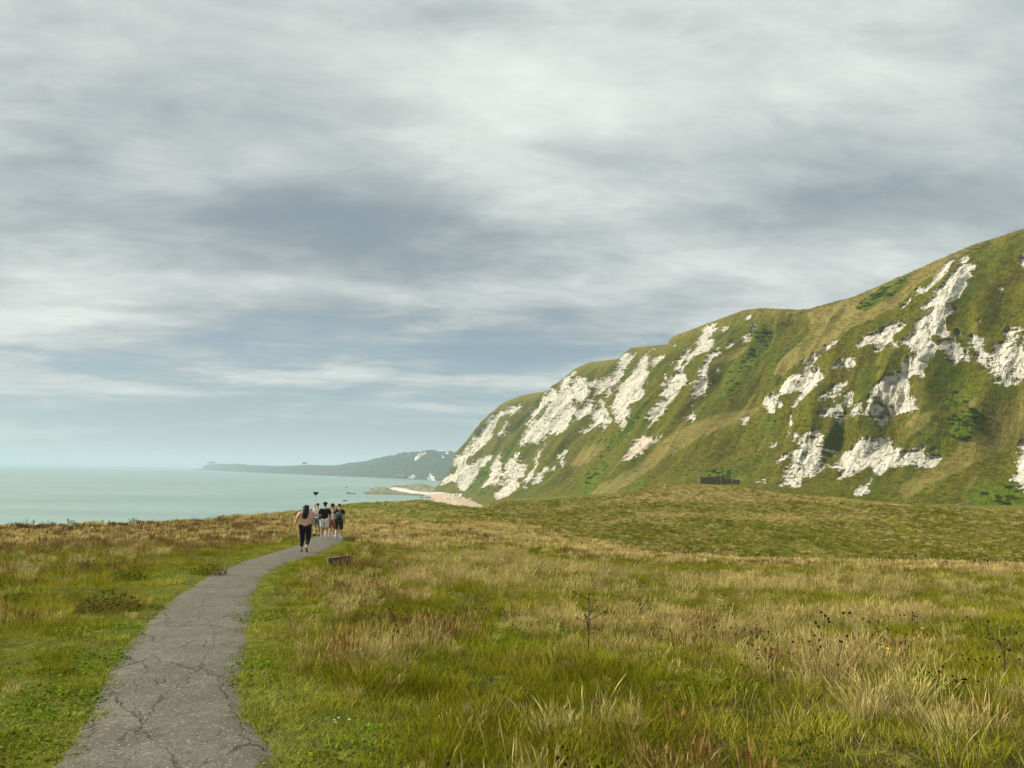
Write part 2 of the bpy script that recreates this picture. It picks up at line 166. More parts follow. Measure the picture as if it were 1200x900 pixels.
(1,"0.4725,0.507 0.4753,0.499 0.4711,0.478 0.4739,0.462 0.4789,0.464 0.4825,0.48 0.4825,0.501 0.4782,0.512"),
(0.9,"0.4868,0.507 0.4846,0.493 0.4875,0.478 0.4918,0.467 0.4918,0.478 0.4889,0.496"),
(0.6,"0.4739,0.425 0.4725,0.412 0.4768,0.396 0.4746,0.372 0.4761,0.359 0.4803,0.354 0.4839,0.369 0.4868,0.356 0.4904,0.348 0.4939,0.361 0.4911,0.377 0.4875,0.385 0.4861,0.409 0.4811,0.414"),
(0.85,"0.466,0.385 0.4618,0.369 0.4625,0.354 0.4596,0.338 0.4639,0.332 0.4682,0.338 0.4725,0.359 0.4732,0.38"),
(0.85,"0.4896,0.311 0.4846,0.319 0.4782,0.327 0.4753,0.348 0.4739,0.335 0.4696,0.325 0.4703,0.311 0.4739,0.301 0.4789,0.306 0.4832,0.303 0.4861,0.306"),
(0.6,"0.4582,0.335 0.4482,0.34 0.4489,0.325 0.4453,0.309 0.4525,0.303 0.4668,0.306 0.4675,0.293 0.4703,0.282 0.4718,0.29 0.4703,0.306 0.4711,0.314 0.4668,0.317 0.4589,0.314"),
(1,"0.4425,0.356 0.4375,0.34 0.4346,0.33 0.4303,0.327 0.4267,0.314 0.431,0.306 0.4325,0.298 0.4375,0.301 0.4417,0.296 0.4439,0.303 0.4432,0.319 0.4396,0.332 0.4432,0.348"),
(1,"0.4024,0.929 0.3931,0.873 0.3924,0.836 0.401,0.858 0.4053,0.871 0.4039,0.9"),
(0.95,"0.4153,0.968 0.4139,0.931 0.4153,0.905 0.4132,0.863 0.406,0.802 0.4074,0.768 0.411,0.749 0.4153,0.736 0.4174,0.723 0.421,0.71 0.4253,0.718 0.4325,0.744 0.4367,0.768 0.4346,0.784 0.4303,0.776 0.4224,0.734 0.421,0.757 0.4196,0.786 0.4232,0.844 0.4232,0.889 0.426,0.945 0.4232,0.963"),
(1,"0.3981,0.836 0.3881,0.826 0.3796,0.802 0.3788,0.781 0.3831,0.768 0.3767,0.739 0.3803,0.723 0.3781,0.689 0.3774,0.66 0.3781,0.633 0.381,0.631 0.3831,0.62 0.3874,0.612 0.3896,0.604 0.3846,0.596 0.3774,0.596 0.3746,0.588 0.3824,0.583 0.3846,0.567 0.3846,0.546 0.3831,0.528 0.3788,0.515 0.3781,0.504 0.3831,0.496 0.3874,0.507 0.391,0.507 0.3917,0.493 0.3867,0.475 0.3838,0.472 0.3838,0.456 0.3846,0.441 0.3874,0.427 0.3881,0.409 0.3903,0.396 0.3846,0.377 0.3896,0.38 0.3939,0.391 0.3996,0.396 0.4053,0.388 0.4081,0.383 0.4039,0.372 0.4017,0.356 0.4024,0.343 0.4031,0.335 0.3953,0.327 0.3881,0.306 0.3853,0.298 0.3917,0.296 0.4053,0.303 0.4132,0.306 0.4196,0.301 0.4232,0.296 0.426,0.277 0.4289,0.266 0.4317,0.269 0.4296,0.282 0.4253,0.301 0.4217,0.311 0.4239,0.322 0.4274,0.335 0.4339,0.348 0.4396,0.361 0.441,0.377 0.436,0.391 0.4303,0.396 0.4253,0.401 0.4189,0.406 0.4146,0.414 0.4132,0.427 0.4103,0.438 0.411,0.449 0.4046,0.443 0.4003,0.449 0.4053,0.462 0.4089,0.475 0.416,0.491 0.421,0.507 0.4167,0.515 0.4117,0.525 0.4146,0.551 0.4153,0.573 0.4117,0.583 0.406,0.588 0.3989,0.602 0.3996,0.615 0.4081,0.617 0.4124,0.617 0.4153,0.639 0.411,0.646 0.4074,0.654 0.4024,0.662 0.4074,0.694 0.4024,0.707 0.3989,0.741 0.3981,0.786 0.3981,0.815"),
(0.9,"0.4375,0.609 0.4367,0.58 0.431,0.588 0.4239,0.578 0.4267,0.562 0.4339,0.554 0.4367,0.549 0.4339,0.522 0.426,0.501 0.4182,0.472 0.4203,0.475 0.4282,0.491 0.4382,0.528 0.4432,0.522 0.4446,0.509 0.4489,0.504 0.4539,0.515 0.4568,0.533 0.4632,0.546 0.4668,0.541 0.4732,0.538 0.4746,0.551 0.4725,0.573 0.4711,0.586 0.4639,0.588 0.4589,0.594 0.4546,0.604 0.4489,0.607 0.4439,0.615"),
(0.8,"0.4339,0.702 0.4346,0.678 0.4396,0.665 0.4439,0.681 0.4403,0.699 0.4382,0.736"),
(0.95,"0.3831,0.483 0.3796,0.493 0.3724,0.496 0.3703,0.48 0.366,0.47 0.3617,0.454 0.361,0.435 0.3624,0.42 0.3645,0.414 0.3688,0.425 0.3717,0.443 0.3774,0.456 0.3788,0.464 0.3838,0.464 0.386,0.478"),
(0.8,"0.3617,0.451 0.3574,0.456 0.3538,0.438 0.3517,0.425 0.3553,0.422 0.361,0.438"),
(0.8,"0.3731,0.528 0.3738,0.512 0.3695,0.504 0.3638,0.493 0.3617,0.485 0.3667,0.501 0.3688,0.515"),
(0.78,"0.3581,0.504 0.3503,0.496 0.3445,0.488 0.3431,0.47 0.3495,0.47 0.3438,0.464 0.3388,0.446 0.3338,0.443 0.3295,0.472 0.3245,0.48 0.3174,0.478 0.3095,0.462 0.3024,0.449 0.2823,0.425 0.2759,0.348 0.2916,0.369 0.2959,0.354 0.3009,0.346 0.3045,0.343 0.3102,0.346 0.3167,0.351 0.3224,0.356 0.3152,0.361 0.3131,0.369 0.3188,0.372 0.3267,0.383 0.3281,0.401 0.3345,0.401 0.341,0.414 0.3495,0.43 0.3488,0.435 0.3467,0.449 0.3517,0.459 0.356,0.478"),
(0.75,"0.3252,0.52 0.3181,0.512 0.3152,0.483 0.3245,0.485 0.3281,0.496 0.3267,0.509"),
(0.7,"0.3138,0.517 0.3081,0.491 0.3088,0.47 0.3138,0.491"),
(0.8,"0.3324,0.799 0.3295,0.789 0.3231,0.744 0.331,0.747 0.3338,0.765"),
(0.8,"0.3066,0.515 0.2945,0.472 0.3045,0.451"),
(0.6,"0.3467,0.673 0.3417,0.662 0.341,0.636 0.3452,0.649"),
(0.6,"0.3517,0.544 0.3488,0.538 0.3488,0.528 0.3538,0.536"),
(0.72,"0.4911,0.256 0.4861,0.253 0.4853,0.256 0.4796,0.243 0.4775,0.214 0.4768,0.193 0.4768,0.172 0.4746,0.15 0.4725,0.156 0.4689,0.148 0.4696,0.119 0.4732,0.098 0.4753,0.082 0.4796,0.087 0.4832,0.079 0.4796,0.053 0.4782,0.04 0.4832,0.037 0.4911,0.037 0.4968,0.029 0.5004,0.037 0.4989,0.053 0.4968,0.061 0.5004,0.087 0.5018,0.111 0.4982,0.129 0.4982,0.148 0.5004,0.174 0.5004,0.19 0.4989,0.203 0.5054,0.219 0.5082,0.243 0.5061,0.256 0.5018,0.237 0.4961,0.235 0.4939,0.248"),
(0.75,"0.4732,0.164 0.4689,0.148 0.4603,0.132 0.4568,0.14 0.4546,0.153 0.4496,0.127 0.4553,0.124 0.461,0.119 0.4689,0.119"),
(0.8,"0.4725,0.193 0.4703,0.206 0.4675,0.198 0.466,0.174 0.4711,0.174"),
(1,"0.4568,0.158 0.461,0.182 0.4575,0.193 0.4503,0.198 0.4482,0.211 0.4432,0.224 0.4367,0.227 0.4332,0.235 0.4296,0.23 0.4246,0.235 0.416,0.23 0.4103,0.203 0.396,0.187 0.3881,0.182 0.3903,0.172 0.3867,0.153 0.386,0.132 0.3881,0.124 0.3931,0.127 0.3939,0.108 0.3967,0.1 0.4017,0.092 0.4089,0.103 0.411,0.121 0.4174,0.132 0.421,0.119 0.4253,0.106 0.4282,0.092 0.4332,0.092 0.4382,0.087 0.4425,0.082 0.4446,0.103 0.4453,0.119 0.4525,0.135"),
(0.75,"0.5075,0.179 0.5039,0.172 0.5075,0.15 0.5118,0.135 0.5161,0.135 0.5168,0.158 0.5111,0.169"),
(1,"0.3874,0.169 0.3817,0.174 0.3767,0.174 0.3724,0.187 0.366,0.19 0.3667,0.172 0.3631,0.161 0.3524,0.161 0.3474,0.164 0.3481,0.148 0.3495,0.132 0.3517,0.119 0.3581,0.124 0.3667,0.127 0.3746,0.127 0.3846,0.127 0.3867,0.15"),
(1,"0.3603,0.179 0.3567,0.187 0.3553,0.179 0.3603,0.177"),
(0.95,"0.4089,0.061 0.3967,0.032 0.4031,0.026 0.4031,0.013 0.4103,0.021 0.4146,0.021 0.4124,0.04 0.4139,0.055"),
(0.6,"0.4089,0.077 0.4003,0.074 0.4017,0.053 0.4074,0.053"),
(0.6,"0.5261,0.066 0.5204,0.047 0.5189,0.063 0.5161,0.074 0.5118,0.037 0.5132,0.024 0.5232,0.04"),
(0.9,"0.5304,0.237 0.5268,0.23 0.5304,0.208 0.5332,0.206 0.5332,0.23"),
(0.8,"0.5218,0.259 0.5118,0.256 0.5139,0.237 0.5204,0.245"),
(1,"0.2859,0.23 0.2638,0.214 0.2216,0.018 0.243,0.032 0.2502,0.055 0.2509,0.042 0.2523,0.063 0.263,0.077 0.263,0.09 0.2652,0.116 0.2752,0.15 0.2802,0.179 0.2873,0.203")]
LUSH_UV = [(1,"0.4589,0.989 0.4596,0.881 0.4696,0.807 0.4861,0.763 0.4996,0.813 0.4968,0.937 0.4853,1 0.4689,1"),
(0.7,"0.4882,0.763 0.4925,0.702 0.5068,0.702 0.5189,0.776 0.5004,0.784"),
(0.8,"0.8628,0.446 0.8628,0.385 0.8628,0.343 0.862,0.274 0.8599,0.243 0.8756,0.282 0.8964,0.383 0.8728,0.388 0.8721,0.43"),
(1,"0.9014,0.354 0.8799,0.19 0.8763,0.092 0.8771,0.021 0.9092,0.032 0.9171,0.166 0.9199,0.272 0.9071,0.314"),
(1,"0.7041,0.251 0.6991,0.201 0.6976,0.145 0.6905,0.087 0.6962,0.05 0.7041,0.061 0.7098,0.119 0.7155,0.182 0.7162,0.222"),
(1,"0.8435,0.124 0.8385,0.069 0.8563,0.026 0.8713,0.04 0.8713,0.098"),
(1,"0.3367,0.348 0.3388,0.298 0.3624,0.298 0.3638,0.327"),
(1,"0.3531,0.282 0.3217,0.285 0.3174,0.235 0.3338,0.198 0.3538,0.248"),
(1,"0.2895,0.063 0.2352,0.05 0.2223,0 0.2845,0 0.2995,0.029"),
(0.7,"0.7155,0.493 0.7148,0.42 0.7034,0.319 0.7184,0.272 0.7198,0.245 0.732,0.34 0.7255,0.422"),
(0.6,"0.6805,0.483 0.6769,0.393 0.6812,0.359 0.6855,0.412"),
(0.8,"0.649,0.135 0.6455,0.061 0.654,0.063 0.6605,0.129"),
(0.8,"0.5675,0.142 0.5447,0.074 0.5776,0.087 0.6061,0.158"),
(0.5,"0.6676,0.921 0.6505,0.923 0.6405,0.815 0.6319,0.551 0.639,0.446 0.6633,0.602 0.6519,0.739"),
(0.6,"0.7999,0.34 0.7963,0.28 0.8027,0.256 0.8041,0.311"),
(0.8,"0.5325,0.325 0.5447,0.288 0.554,0.311 0.5425,0.325"),
(-1,"0.5182,0.979 0.4353,1 0.4089,0.971 0.4439,0.736 0.4982,0.636 0.5625,0.538 0.5847,0.559 0.5511,0.755 0.5961,0.984"),
(-0.8,"0.6683,0.77 0.6519,0.752 0.6698,0.662 0.6769,0.636 0.6748,0.686"),
(-0.8,"0.3624,0.293 0.3817,0.222 0.3974,0.211 0.381,0.248 0.4203,0.259 0.3588,0.298 0.3295,0.285"),
(-0.7,"0.6512,0.232 0.6712,0.008 0.7091,0.021 0.6805,0.142 0.6733,0.293 0.6233,0.435 0.5776,0.462 0.5933,0.433 0.6412,0.266"),
(-0.7,"0.7248,0.261 0.777,0.266 0.772,0.367 0.7177,0.311"),
(-0.6,"0.3074,0.148 0.356,0.013 0.3731,0.055 0.3352,0.174 0.2859,0.288 0.2845,0.251"),
(-0.5,"0.3131,0.306 0.2895,0.338 0.2859,0.288 0.3124,0.177 0.3352,0.174"),
(-0.7,"0.3431,0.317 0.3238,0.309 0.3295,0.288 0.3424,0.293")]
BEACH_XY = [(-48.3, 478.9), (-55.9, 524.4), (-58.2, 581.9), (-67.4, 651.1), (-83.1, 737.4), (-94.2, 774.0), (-105.9, 783.4), (-124.8, 839.1), (-151.1, 944.0), (-163.6, 1035.9), (-147.2, 1019.6), (-120.2, 918.4), (-99.9, 852.0), (-88.2, 823.6), (-77.3, 797.1), (-73.1, 831.2), (-65.9, 834.7), (-55.4, 792.3), (-42.8, 729.2), (-33.7, 664.2), (-23.4, 577.8), (-13.2, 512.1), (-4.2, 470.0), (-0.9, 424.9), (-13.3, 316.8), (-25.1, 243.6)]
REEF_XY = [(-152.1, 776.2), (-155.8, 823.0), (-158.1, 876.9), (-170.4, 910.8), (-178.1, 999.8), (-163.6, 993.7), (-146.0, 924.9), (-119.0, 824.9), (-96.6, 758.6), (-80.9, 725.4), (-79.7, 701.2), (-95.5, 719.0), (-111.0, 725.0), (-126.0, 731.4), (-137.3, 726.2)]
LEDGE_XY = [(-169.7, 1089.7), (-165.3, 1144.0), (-140.9, 1155.0), (-117.8, 1158.2), (-84.4, 983.7), (-64.1, 835.6), (-76.4, 788.4), (-95.2, 820.1), (-129.5, 956.9), (-157.1, 1023.9)]
SEA_ROCKS = [(-159.4, 749.1, 3.5), (-162.6, 756.2, 1.5), (-152.1, 738.4, 2.6), (-152.6, 732.7, 1.5), (-124.3, 570.1, 2.6), (-214.7, 991.8, 2.5), (-187.3, 988.9, 1.5), (-77.7, 663.7, 2.2), (-72.7, 659.4, 2), (-71.2, 666.3, 2.3), (-195.0, 994.1, 1.2), (-153.8, 754.6, 1.0)]
BEACH_ROCKS = [(-51.6, 619.4, 1.6), (-52.9, 670.6, 2.2), (-51.7, 694.3, 2.5), (-50.3, 719.8, 2.8), (-46.4, 708.8, 2.2), (-44.1, 652.4, 1.8), (-47.0, 651.3, 1.4), (-50.9, 790.3, 2.6), (-32.0, 617.4, 1.5), (-32.4, 599.1, 1.1), (-6.7, 498.5, 1.2), (-4.3, 481.8, 1.0), (-2.7, 476.7, 0.9), (-49.0, 640.1, 1.3), (-58.1, 716.3, 1.2)]
BEACH_WALKERS = [(-44.4, 559.7), (-40.8, 599.5)]
FAR_COAST = [(-2214.0, 5442.9, -22.4, -2530.8, 6216.1, 11.1), (-2054.8, 5151.7, -22.4, -2352.3, 5890.0, 24.6), (-1911.8, 4890.2, -22.4, -2191.2, 5597.0, 25.4), (-1782.6, 4653.9, -22.4, -2045.4, 5332.3, 24.0), (-1666.8, 4443.4, -22.4, -1914.7, 5096.6, 23.3), (-1562.1, 4253.9, -22.4, -1796.4, 4884.4, 23.4), (-1465.9, 4079.9, -22.4, -1687.7, 4689.5, 23.4), (-1377.3, 3919.6, -22.4, -1587.3, 4510.0, 19.6), (-1295.4, 3771.5, -22.4, -1494.4, 4344.0, 16.5), (-1220.1, 3635.8, -22.4, -1408.9, 4192.1, 15.0), (-1153.0, 3518.9, -22.4, -1332.8, 4061.2, 13.6), (-1090.2, 3409.4, -22.4, -1261.4, 3938.5, 12.8), (-1031.1, 3306.5, -22.4, -1194.2, 3823.3, 12.3), (-975.5, 3209.6, -22.4, -1131.0, 3714.8, 11.8), (-923.1, 3118.2, -22.4, -1071.3, 3612.4, 12.7), (-873.6, 3031.9, -22.4, -1014.9, 3515.8, 13.8), (-826.8, 2950.3, -22.4, -961.5, 3424.3, 14.8), (-780.9, 2867.6, -22.4, -909.2, 3331.7, 16.3), (-737.6, 2789.3, -22.4, -859.7, 3244.1, 17.0), (-696.5, 2715.3, -22.4, -812.7, 3161.1, 15.9), (-657.6, 2645.1, -22.4, -768.1, 3082.5, 14.8), (-620.6, 2578.4, -22.4, -725.7, 3007.8, 14.9), (-585.5, 2515.0, -22.4, -685.4, 2936.8, 15.4), (-552.1, 2454.7, -22.4, -647.0, 2869.2, 16.8), (-521.6, 2403.6, -22.4, -612.1, 2812.0, 22.5), (-492.6, 2355.6, -22.4, -578.7, 2758.3, 24.9), (-464.7, 2309.5, -22.4, -546.6, 2706.7, 27.6), (-437.9, 2265.2, -22.4, -515.7, 2657.0, 30.9), (-412.1, 2222.5, -22.4, -485.9, 2609.2, 34.7), (-386.9, 2180.0, -22.4, -456.9, 2561.6, 38.7), (-361.3, 2130.6, -22.4, -427.4, 2506.2, 42.0), (-336.9, 2083.4, -22.4, -399.1, 2453.4, 45.6), (-313.5, 2038.2, -22.4, -372.0, 2402.8, 49.7), (-291.1, 1994.9, -22.4, -345.9, 2354.3, 52.3), (-269.6, 1953.5, -22.4, -320.9, 2307.9, 54.6), (-249.0, 1913.7, -22.4, -296.9, 2263.4, 56.0), (-229.2, 1875.5, -22.4, -273.7, 2220.6, 56.9), (-210.2, 1838.9, -22.4, -251.4, 2179.5, 56.5), (-190.8, 1793.6, -22.4, -228.7, 2128.8, 55.6), (-171.7, 1743.4, -22.4, -206.2, 2072.6, 54.1), (-153.7, 1695.9, -22.4, -184.9, 2019.4, 52.7), (-136.6, 1651.0, -22.4, -164.7, 1969.1, 51.1), (-120.6, 1611.6, -22.4, -145.8, 1925.0, 50.3), (-105.8, 1581.7, -22.4, -128.3, 1891.5, 51.1), (-91.7, 1553.0, -22.4, -111.4, 1859.3, 52.0), (-78.0, 1525.2, -22.4, -95.1, 1828.2, 52.8), (-64.8, 1498.4, -22.4, -79.3, 1798.3, 53.5), (-52.0, 1472.6, -22.4, -64.0, 1769.3, 53.6), (-39.7, 1447.6, -22.4, -49.2, 1741.4, 53.7), (-27.9, 1428.2, -22.4, -35.0, 1719.6, 53.9)]
FAR_HOUSES = [(-2327.1, 5875.2, 34.6, 'castle'), (-906.9, 3322.4, 21.1, 'block'), (-845.9, 3179.2, 10.6, 'row'), (-536.4, 2614.5, 14.4, 'house'), (-390.0, 2224.4, -16.2, 'house'), (-298.7, 2037.6, -14.8, 'house'), (-282.3, 1995.0, -14.8, 'house'), (-443.4, 2472.9, 22.7, 'row'), (-307.7, 2166.5, 20.7, 'row'), (-682.5, 2719.6, -17.0, 'row'), (-638.5, 2639.4, -17.9, 'row'), (-565.8, 2502.6, -18.6, 'row'), (-527.2, 2441.4, -18.8, 'row')]
FAR_CHALK = [(1,"0.758,0.894 0.7609,0.777 0.7464,0.659 0.7376,0.57 0.7231,0.513 0.7201,0.575 0.7318,0.69 0.7464,0.807"),
(1,"0.7056,0.145 0.7201,0.21 0.726,0.06 0.6997,0.05"),
(1,"0.8339,0.966 0.8397,0.826 0.8281,0.737 0.8222,0.848"),
(1,"0.7638,0.077 0.7754,0.256 0.79,0.178 0.7959,0.008 0.7784,-0.06"),
(1,"0.8164,0.732 0.8251,0.622 0.8164,0.562"),
(1,"0.7027,0.834 0.7085,0.766 0.6997,0.711")]
PIER = [(-2154.9, 5254.1), (-4702.8, 8800.0)]

# ================================================================= shapes of the land
EYE = 1.66                       # camera height over the ground it stands on
SEA = -22.4                      # level of the sea
# ---------------------------------------------------------------- noise helpers
def _hash(ix, iy, seed):
    h = (ix.astype(np.int64)*374761393 + iy.astype(np.int64)*668265263 + seed*974711) & 0xffffffff
    h = ((h ^ (h >> 13))*1274126177) & 0xffffffff
    return ((h ^ (h >> 16)) & 0xffff)/65535.0
def vnoise(x, y, seed=0):
    x = np.asarray(x, float); y = np.asarray(y, float)
    ix = np.floor(x); iy = np.floor(y); fx = x-ix; fy = y-iy
    fx = fx*fx*fx*(fx*(fx*6-15)+10); fy = fy*fy*fy*(fy*(fy*6-15)+10)
    a = _hash(ix, iy, seed); b = _hash(ix+1, iy, seed); c = _hash(ix, iy+1, seed); d = _hash(ix+1, iy+1, seed)
    return (a*(1-fx)+b*fx)*(1-fy)+(c*(1-fx)+d*fx)*fy
def fbm(x, y, seed=0, octv=4, gain=0.5):
    x = np.asarray(x, float); y = np.asarray(y, float)
    s = 0; a = 1; t = 0
    for k in range(octv):
        s = s + a*(vnoise(x, y, seed+k*17)*2-1); t += a; a *= gain
        x, y = x*1.83+y*0.6+5.3, y*1.83-x*0.6+1.7
    return s/t
def sstep(a, b, x):
    t = np.clip((np.asarray(x, float)-a)/(b-a), 0, 1); return t*t*(3-2*t)
def poly_dist(x, y, P):
    """distance to a polyline; also the side (positive = left of travel) and the position along it"""
    x = np.asarray(x, float); y = np.asarray(y, float)
    best = np.full(x.shape, 1e9); side = np.zeros(x.shape); along = np.zeros(x.shape); acc = 0
    for (x0, y0), (x1, y1) in zip(P[:-1], P[1:]):
        dx, dy = x1-x0, y1-y0; L = math.hypot(dx, dy)
        t = np.clip(((x-x0)*dx+(y-y0)*dy)/(L*L), 0, 1)
        d = np.hypot(x-x0-t*dx, y-y0-t*dy)
        m = d < best
        best = np.where(m, d, best); side = np.where(m, np.sign(dx*(y-y0)-dy*(x-x0)), side)
        along = np.where(m, acc+t*L, along); acc += L
    return best, side, along
def in_poly(x, y, P):
    x = np.asarray(x, float); y = np.asarray(y, float); r = np.zeros(x.shape, bool); n = len(P)
    for i in range(n):
        x0, y0 = P[i]; x1, y1 = P[(i+1) % n]
        if y0 == y1: continue
        c = ((y0 > y) != (y1 > y)) & (x < (x1-x0)*(y-y0)/(y1-y0)+x0)
        r ^= c
    return r
# ---------------------------------------------------------------- ground height
_TP = np.array(GROUND_PTS, float)
def _tps_fit(P, lam):
    n = len(P); w = np.array([20.0, 20.0])
    X = P[:, :2]/w; d = np.linalg.norm(X[:, None]-X[None], axis=2)
    K = np.where(d > 0, d, 0.0)*1.0                      # biharmonic-like kernel r, sturdy
    A = np.zeros((n+3, n+3)); A[:n, :n] = K - lam*np.eye(n); A[:n, n] = 1; A[:n, n+1:] = X; A[n, :n] = 1; A[n+1:, :n] = X.T
    b = np.zeros(n+3); b[:n] = P[:, 2]
    return np.linalg.solve(A, b)
def _rbf(x, y):
    out = np.zeros(np.shape(x)) + _TC[-3] + _TC[-2]*x/20.0 + _TC[-1]*y/20.0
    for (a, b, _), c in zip(_TP, _TC[:-3]):
        out = out + c*np.sqrt(((x-a)/20.0)**2+((y-b)/20.0)**2+0.02)
    return out
_A = None
def _fit():
    n = len(_TP); X = _TP[:, :2]/20.0
    d = np.sqrt(((X[:, None]-X[None])**2).sum(2)+0.02)
    A = np.zeros((n+3, n+3)); A[:n, :n] = d-0.004*np.eye(n); A[:n, n] = 1; A[:n, n+1:] = X; A[n, :n] = 1; A[n+1:, :n] = X.T
    b = np.zeros(n+3); b[:n] = _TP[:, 2]
    return np.linalg.solve(A, b)
_TC = _fit()
def plateau(x, y):
    return _rbf(np.asarray(x, float), np.asarray(y, float))
def seaward(x, y):
    d, s, _ = poly_dist(x, y, EDGE); return d*s          # positive on the sea side
def ground_h(x, y, detail=True):
    x = np.asarray(x, float); y = np.asarray(y, float)
    h = plateau(x, y)
    s = seaward(x, y)
    h = h - np.where(s > 0, s**2/(10+np.maximum(s, 0))*0.75, 0)
    if detail:
        pd = poly_dist(x, y, PATH)[0]
        k = sstep(0.7, 2.5, pd)
        h = h + k*(0.10*fbm(x/2.6, y/2.6, 3, 3) + 0.05*fbm(x/0.7, y/0.7, 9, 2))
        far = sstep(55, 90, y)
        h = h + far*0.45*fbm(x/9, y/9, 31, 4)
    return np.maximum(h, SEA-3.0)
# ---------------------------------------------------------------- the cliff
def cliff_columns(NU):
    R = np.array(CLIFF_COLS, float)                      # Bx By Bz Cx Cy Cz weight
    w = R[:-1, 6]; cum = np.concatenate([[0], np.cumsum(w)]); cum /= cum[-1]
    t = np.linspace(0, 1, NU)
    cols = np.stack([np.interp(t, cum, R[:, k]) for k in range(6)], 1)
    k = np.hanning(13); k /= k.sum()
    for j in range(5):
        p = np.pad(cols[:, j], 6, mode='edge'); sm = np.convolve(p, k, 'valid'); cols[:, j] = sm
    k = np.hanning(7); k /= k.sum()
    cols[:, 5] = np.convolve(np.pad(cols[:, 5], 3, mode='edge'), k, 'valid')
    seg = np.hypot(np.diff((cols[:, 0]+cols[:, 3])/2), np.diff((cols[:, 1]+cols[:, 4])/2))
    s = np.concatenate([[0], np.cumsum(seg)])
    return t, cols, s
def cliff_surface(NU=1400, NV=380):
    """grid of points: rows v from a skirt below the toe, up the face, over the brow and inland"""
    t, c, s = cliff_columns(NU)
    v = np.concatenate([np.linspace(-0.12, 0, 8)[:-1], np.linspace(0, 1, NV), 1+np.array([.01, .025, .05, .09, .15, .25, .4, .7, 1.2, 2.0])])
    U, V = np.meshgrid(np.arange(NU), v)
    B = c[:, :3]; C = c[:, 3:6]
    d = C[:, :2]-B[:, :2]; L = np.hypot(d[:, 0], d[:, 1]); n = d/L[:, None]
    S = s[U]
    vc = np.clip(V, 0, 1)
    prof = vc + 0.055*np.sin(2*np.pi*vc)*-1.0*(1-vc) + 0.03*np.sin(np.pi*vc)
    X = B[U, 0]+d[U, 0]*V; Y = B[U, 1]+d[U, 1]*V
    Z = B[U, 2]+(C[U, 2]-B[U, 2])*prof
    Z = np.where(V < 0, B[U, 2]+V*60, Z)
    Z = np.where(V > 1, C[U, 2]-(V-1)*L[U]*0.05, Z)
    env = sstep(0.0, 0.22, vc)*(1-sstep(0.80, 1.0, vc))
    # spurs and gullies running down the fall line
    a = fbm(S/46.0, vc*1.1+3, 11, 3)
    b = fbm(S/15.0, vc*2.4, 21, 3)
    r = 1-2*np.abs(fbm(S/24.0, vc*1.5+9, 51, 3))
    D = env*(12*a + 4.0*b + 5.0*(r-0.4))
    bench = np.sin(vc*21+3*fbm(S/30, vc*2, 71, 2))
    D += env*0.8*bench
    D += sstep(0.02, 0.1, vc)*(1-sstep(0.93, 1.0, vc))*(0.9*fbm(S/5.0, vc*14, 81, 3))
    for (g, wd, dep) in GULLIES:
        q = (t[U]-g)/wd
        D -= dep*np.exp(-q*q)*sstep(0.0, 0.25, vc)*(1-sstep(0.86, 1.0, vc)*0.8)
    X = X - n[U, 0]*D; Y = Y - n[U, 1]*D; Z = Z + 0.25*D*env
    return t, v, U, V, S, X, Y, Z

# ================================================================= helpers
def tag(o, label=None, cat=None, group=None, kind=None):
    if label: o['label'] = label
    if cat: o['category'] = cat
    if group: o['group'] = group
    if kind: o['kind'] = kind
    return o
def link(name, me, mat=None, parent=None, smooth=False):
    o = bpy.data.objects.new(name, me); col.objects.link(o)
    if mat is not None:
        for m_ in (mat if isinstance(mat, (list, tuple)) else [mat]): me.materials.append(m_)
    if smooth: me.polygons.foreach_set('use_smooth', np.ones(len(me.polygons), bool))
    if parent is not None: o.parent = parent
    return o
def empty(name, loc, rz=0, label=None, cat=None, group=None):
    o = bpy.data.objects.new(name, None); col.objects.link(o); o.location = loc; o.rotation_euler = (0, 0, rz)
    o.empty_display_size = 0.2; return tag(o, label, cat, group)
def grid_mesh(name, X, Y, Z):
    nr, nc = X.shape
    me = bpy.data.meshes.new(name)
    me.vertices.add(nr*nc); me.vertices.foreach_set('co', np.stack([X, Y, Z], -1).reshape(-1).astype(np.float32))
    i = np.arange((nr-1)*nc).reshape(nr-1, nc)[:, :-1].reshape(-1)
    q = np.stack([i, i+1, i+nc+1, i+nc], 1).astype(np.int32)
    me.loops.add(q.size); me.loops.foreach_set('vertex_index', q.reshape(-1))
    me.polygons.add(len(q)); me.polygons.foreach_set('loop_start', np.arange(0, q.size, 4, dtype=np.int32))
    me.update(calc_edges=True); me.validate(); return me
def pyd(name, V, Fc):
    me = bpy.data.meshes.new(name); me.from_pydata([tuple(map(float, v)) for v in V], [], Fc); me.update(); return me
def fattr(me, name, vals, ty='FLOAT', dom='POINT'):
    a = me.attributes.new(name, ty, dom); key = {'FLOAT': 'value', 'INT': 'value', 'FLOAT_VECTOR': 'vector'}[ty]
    a.data.foreach_set(key, np.ascontiguousarray(vals).reshape(-1).astype(np.int32 if ty == 'INT' else np.float32))
def mat(name):
    m_ = bpy.data.materials.new(name); m_.use_nodes = True; t = NT(m_.node_tree); t.n.clear()
    out = t.node('ShaderNodeOutputMaterial'); return m_, t, out
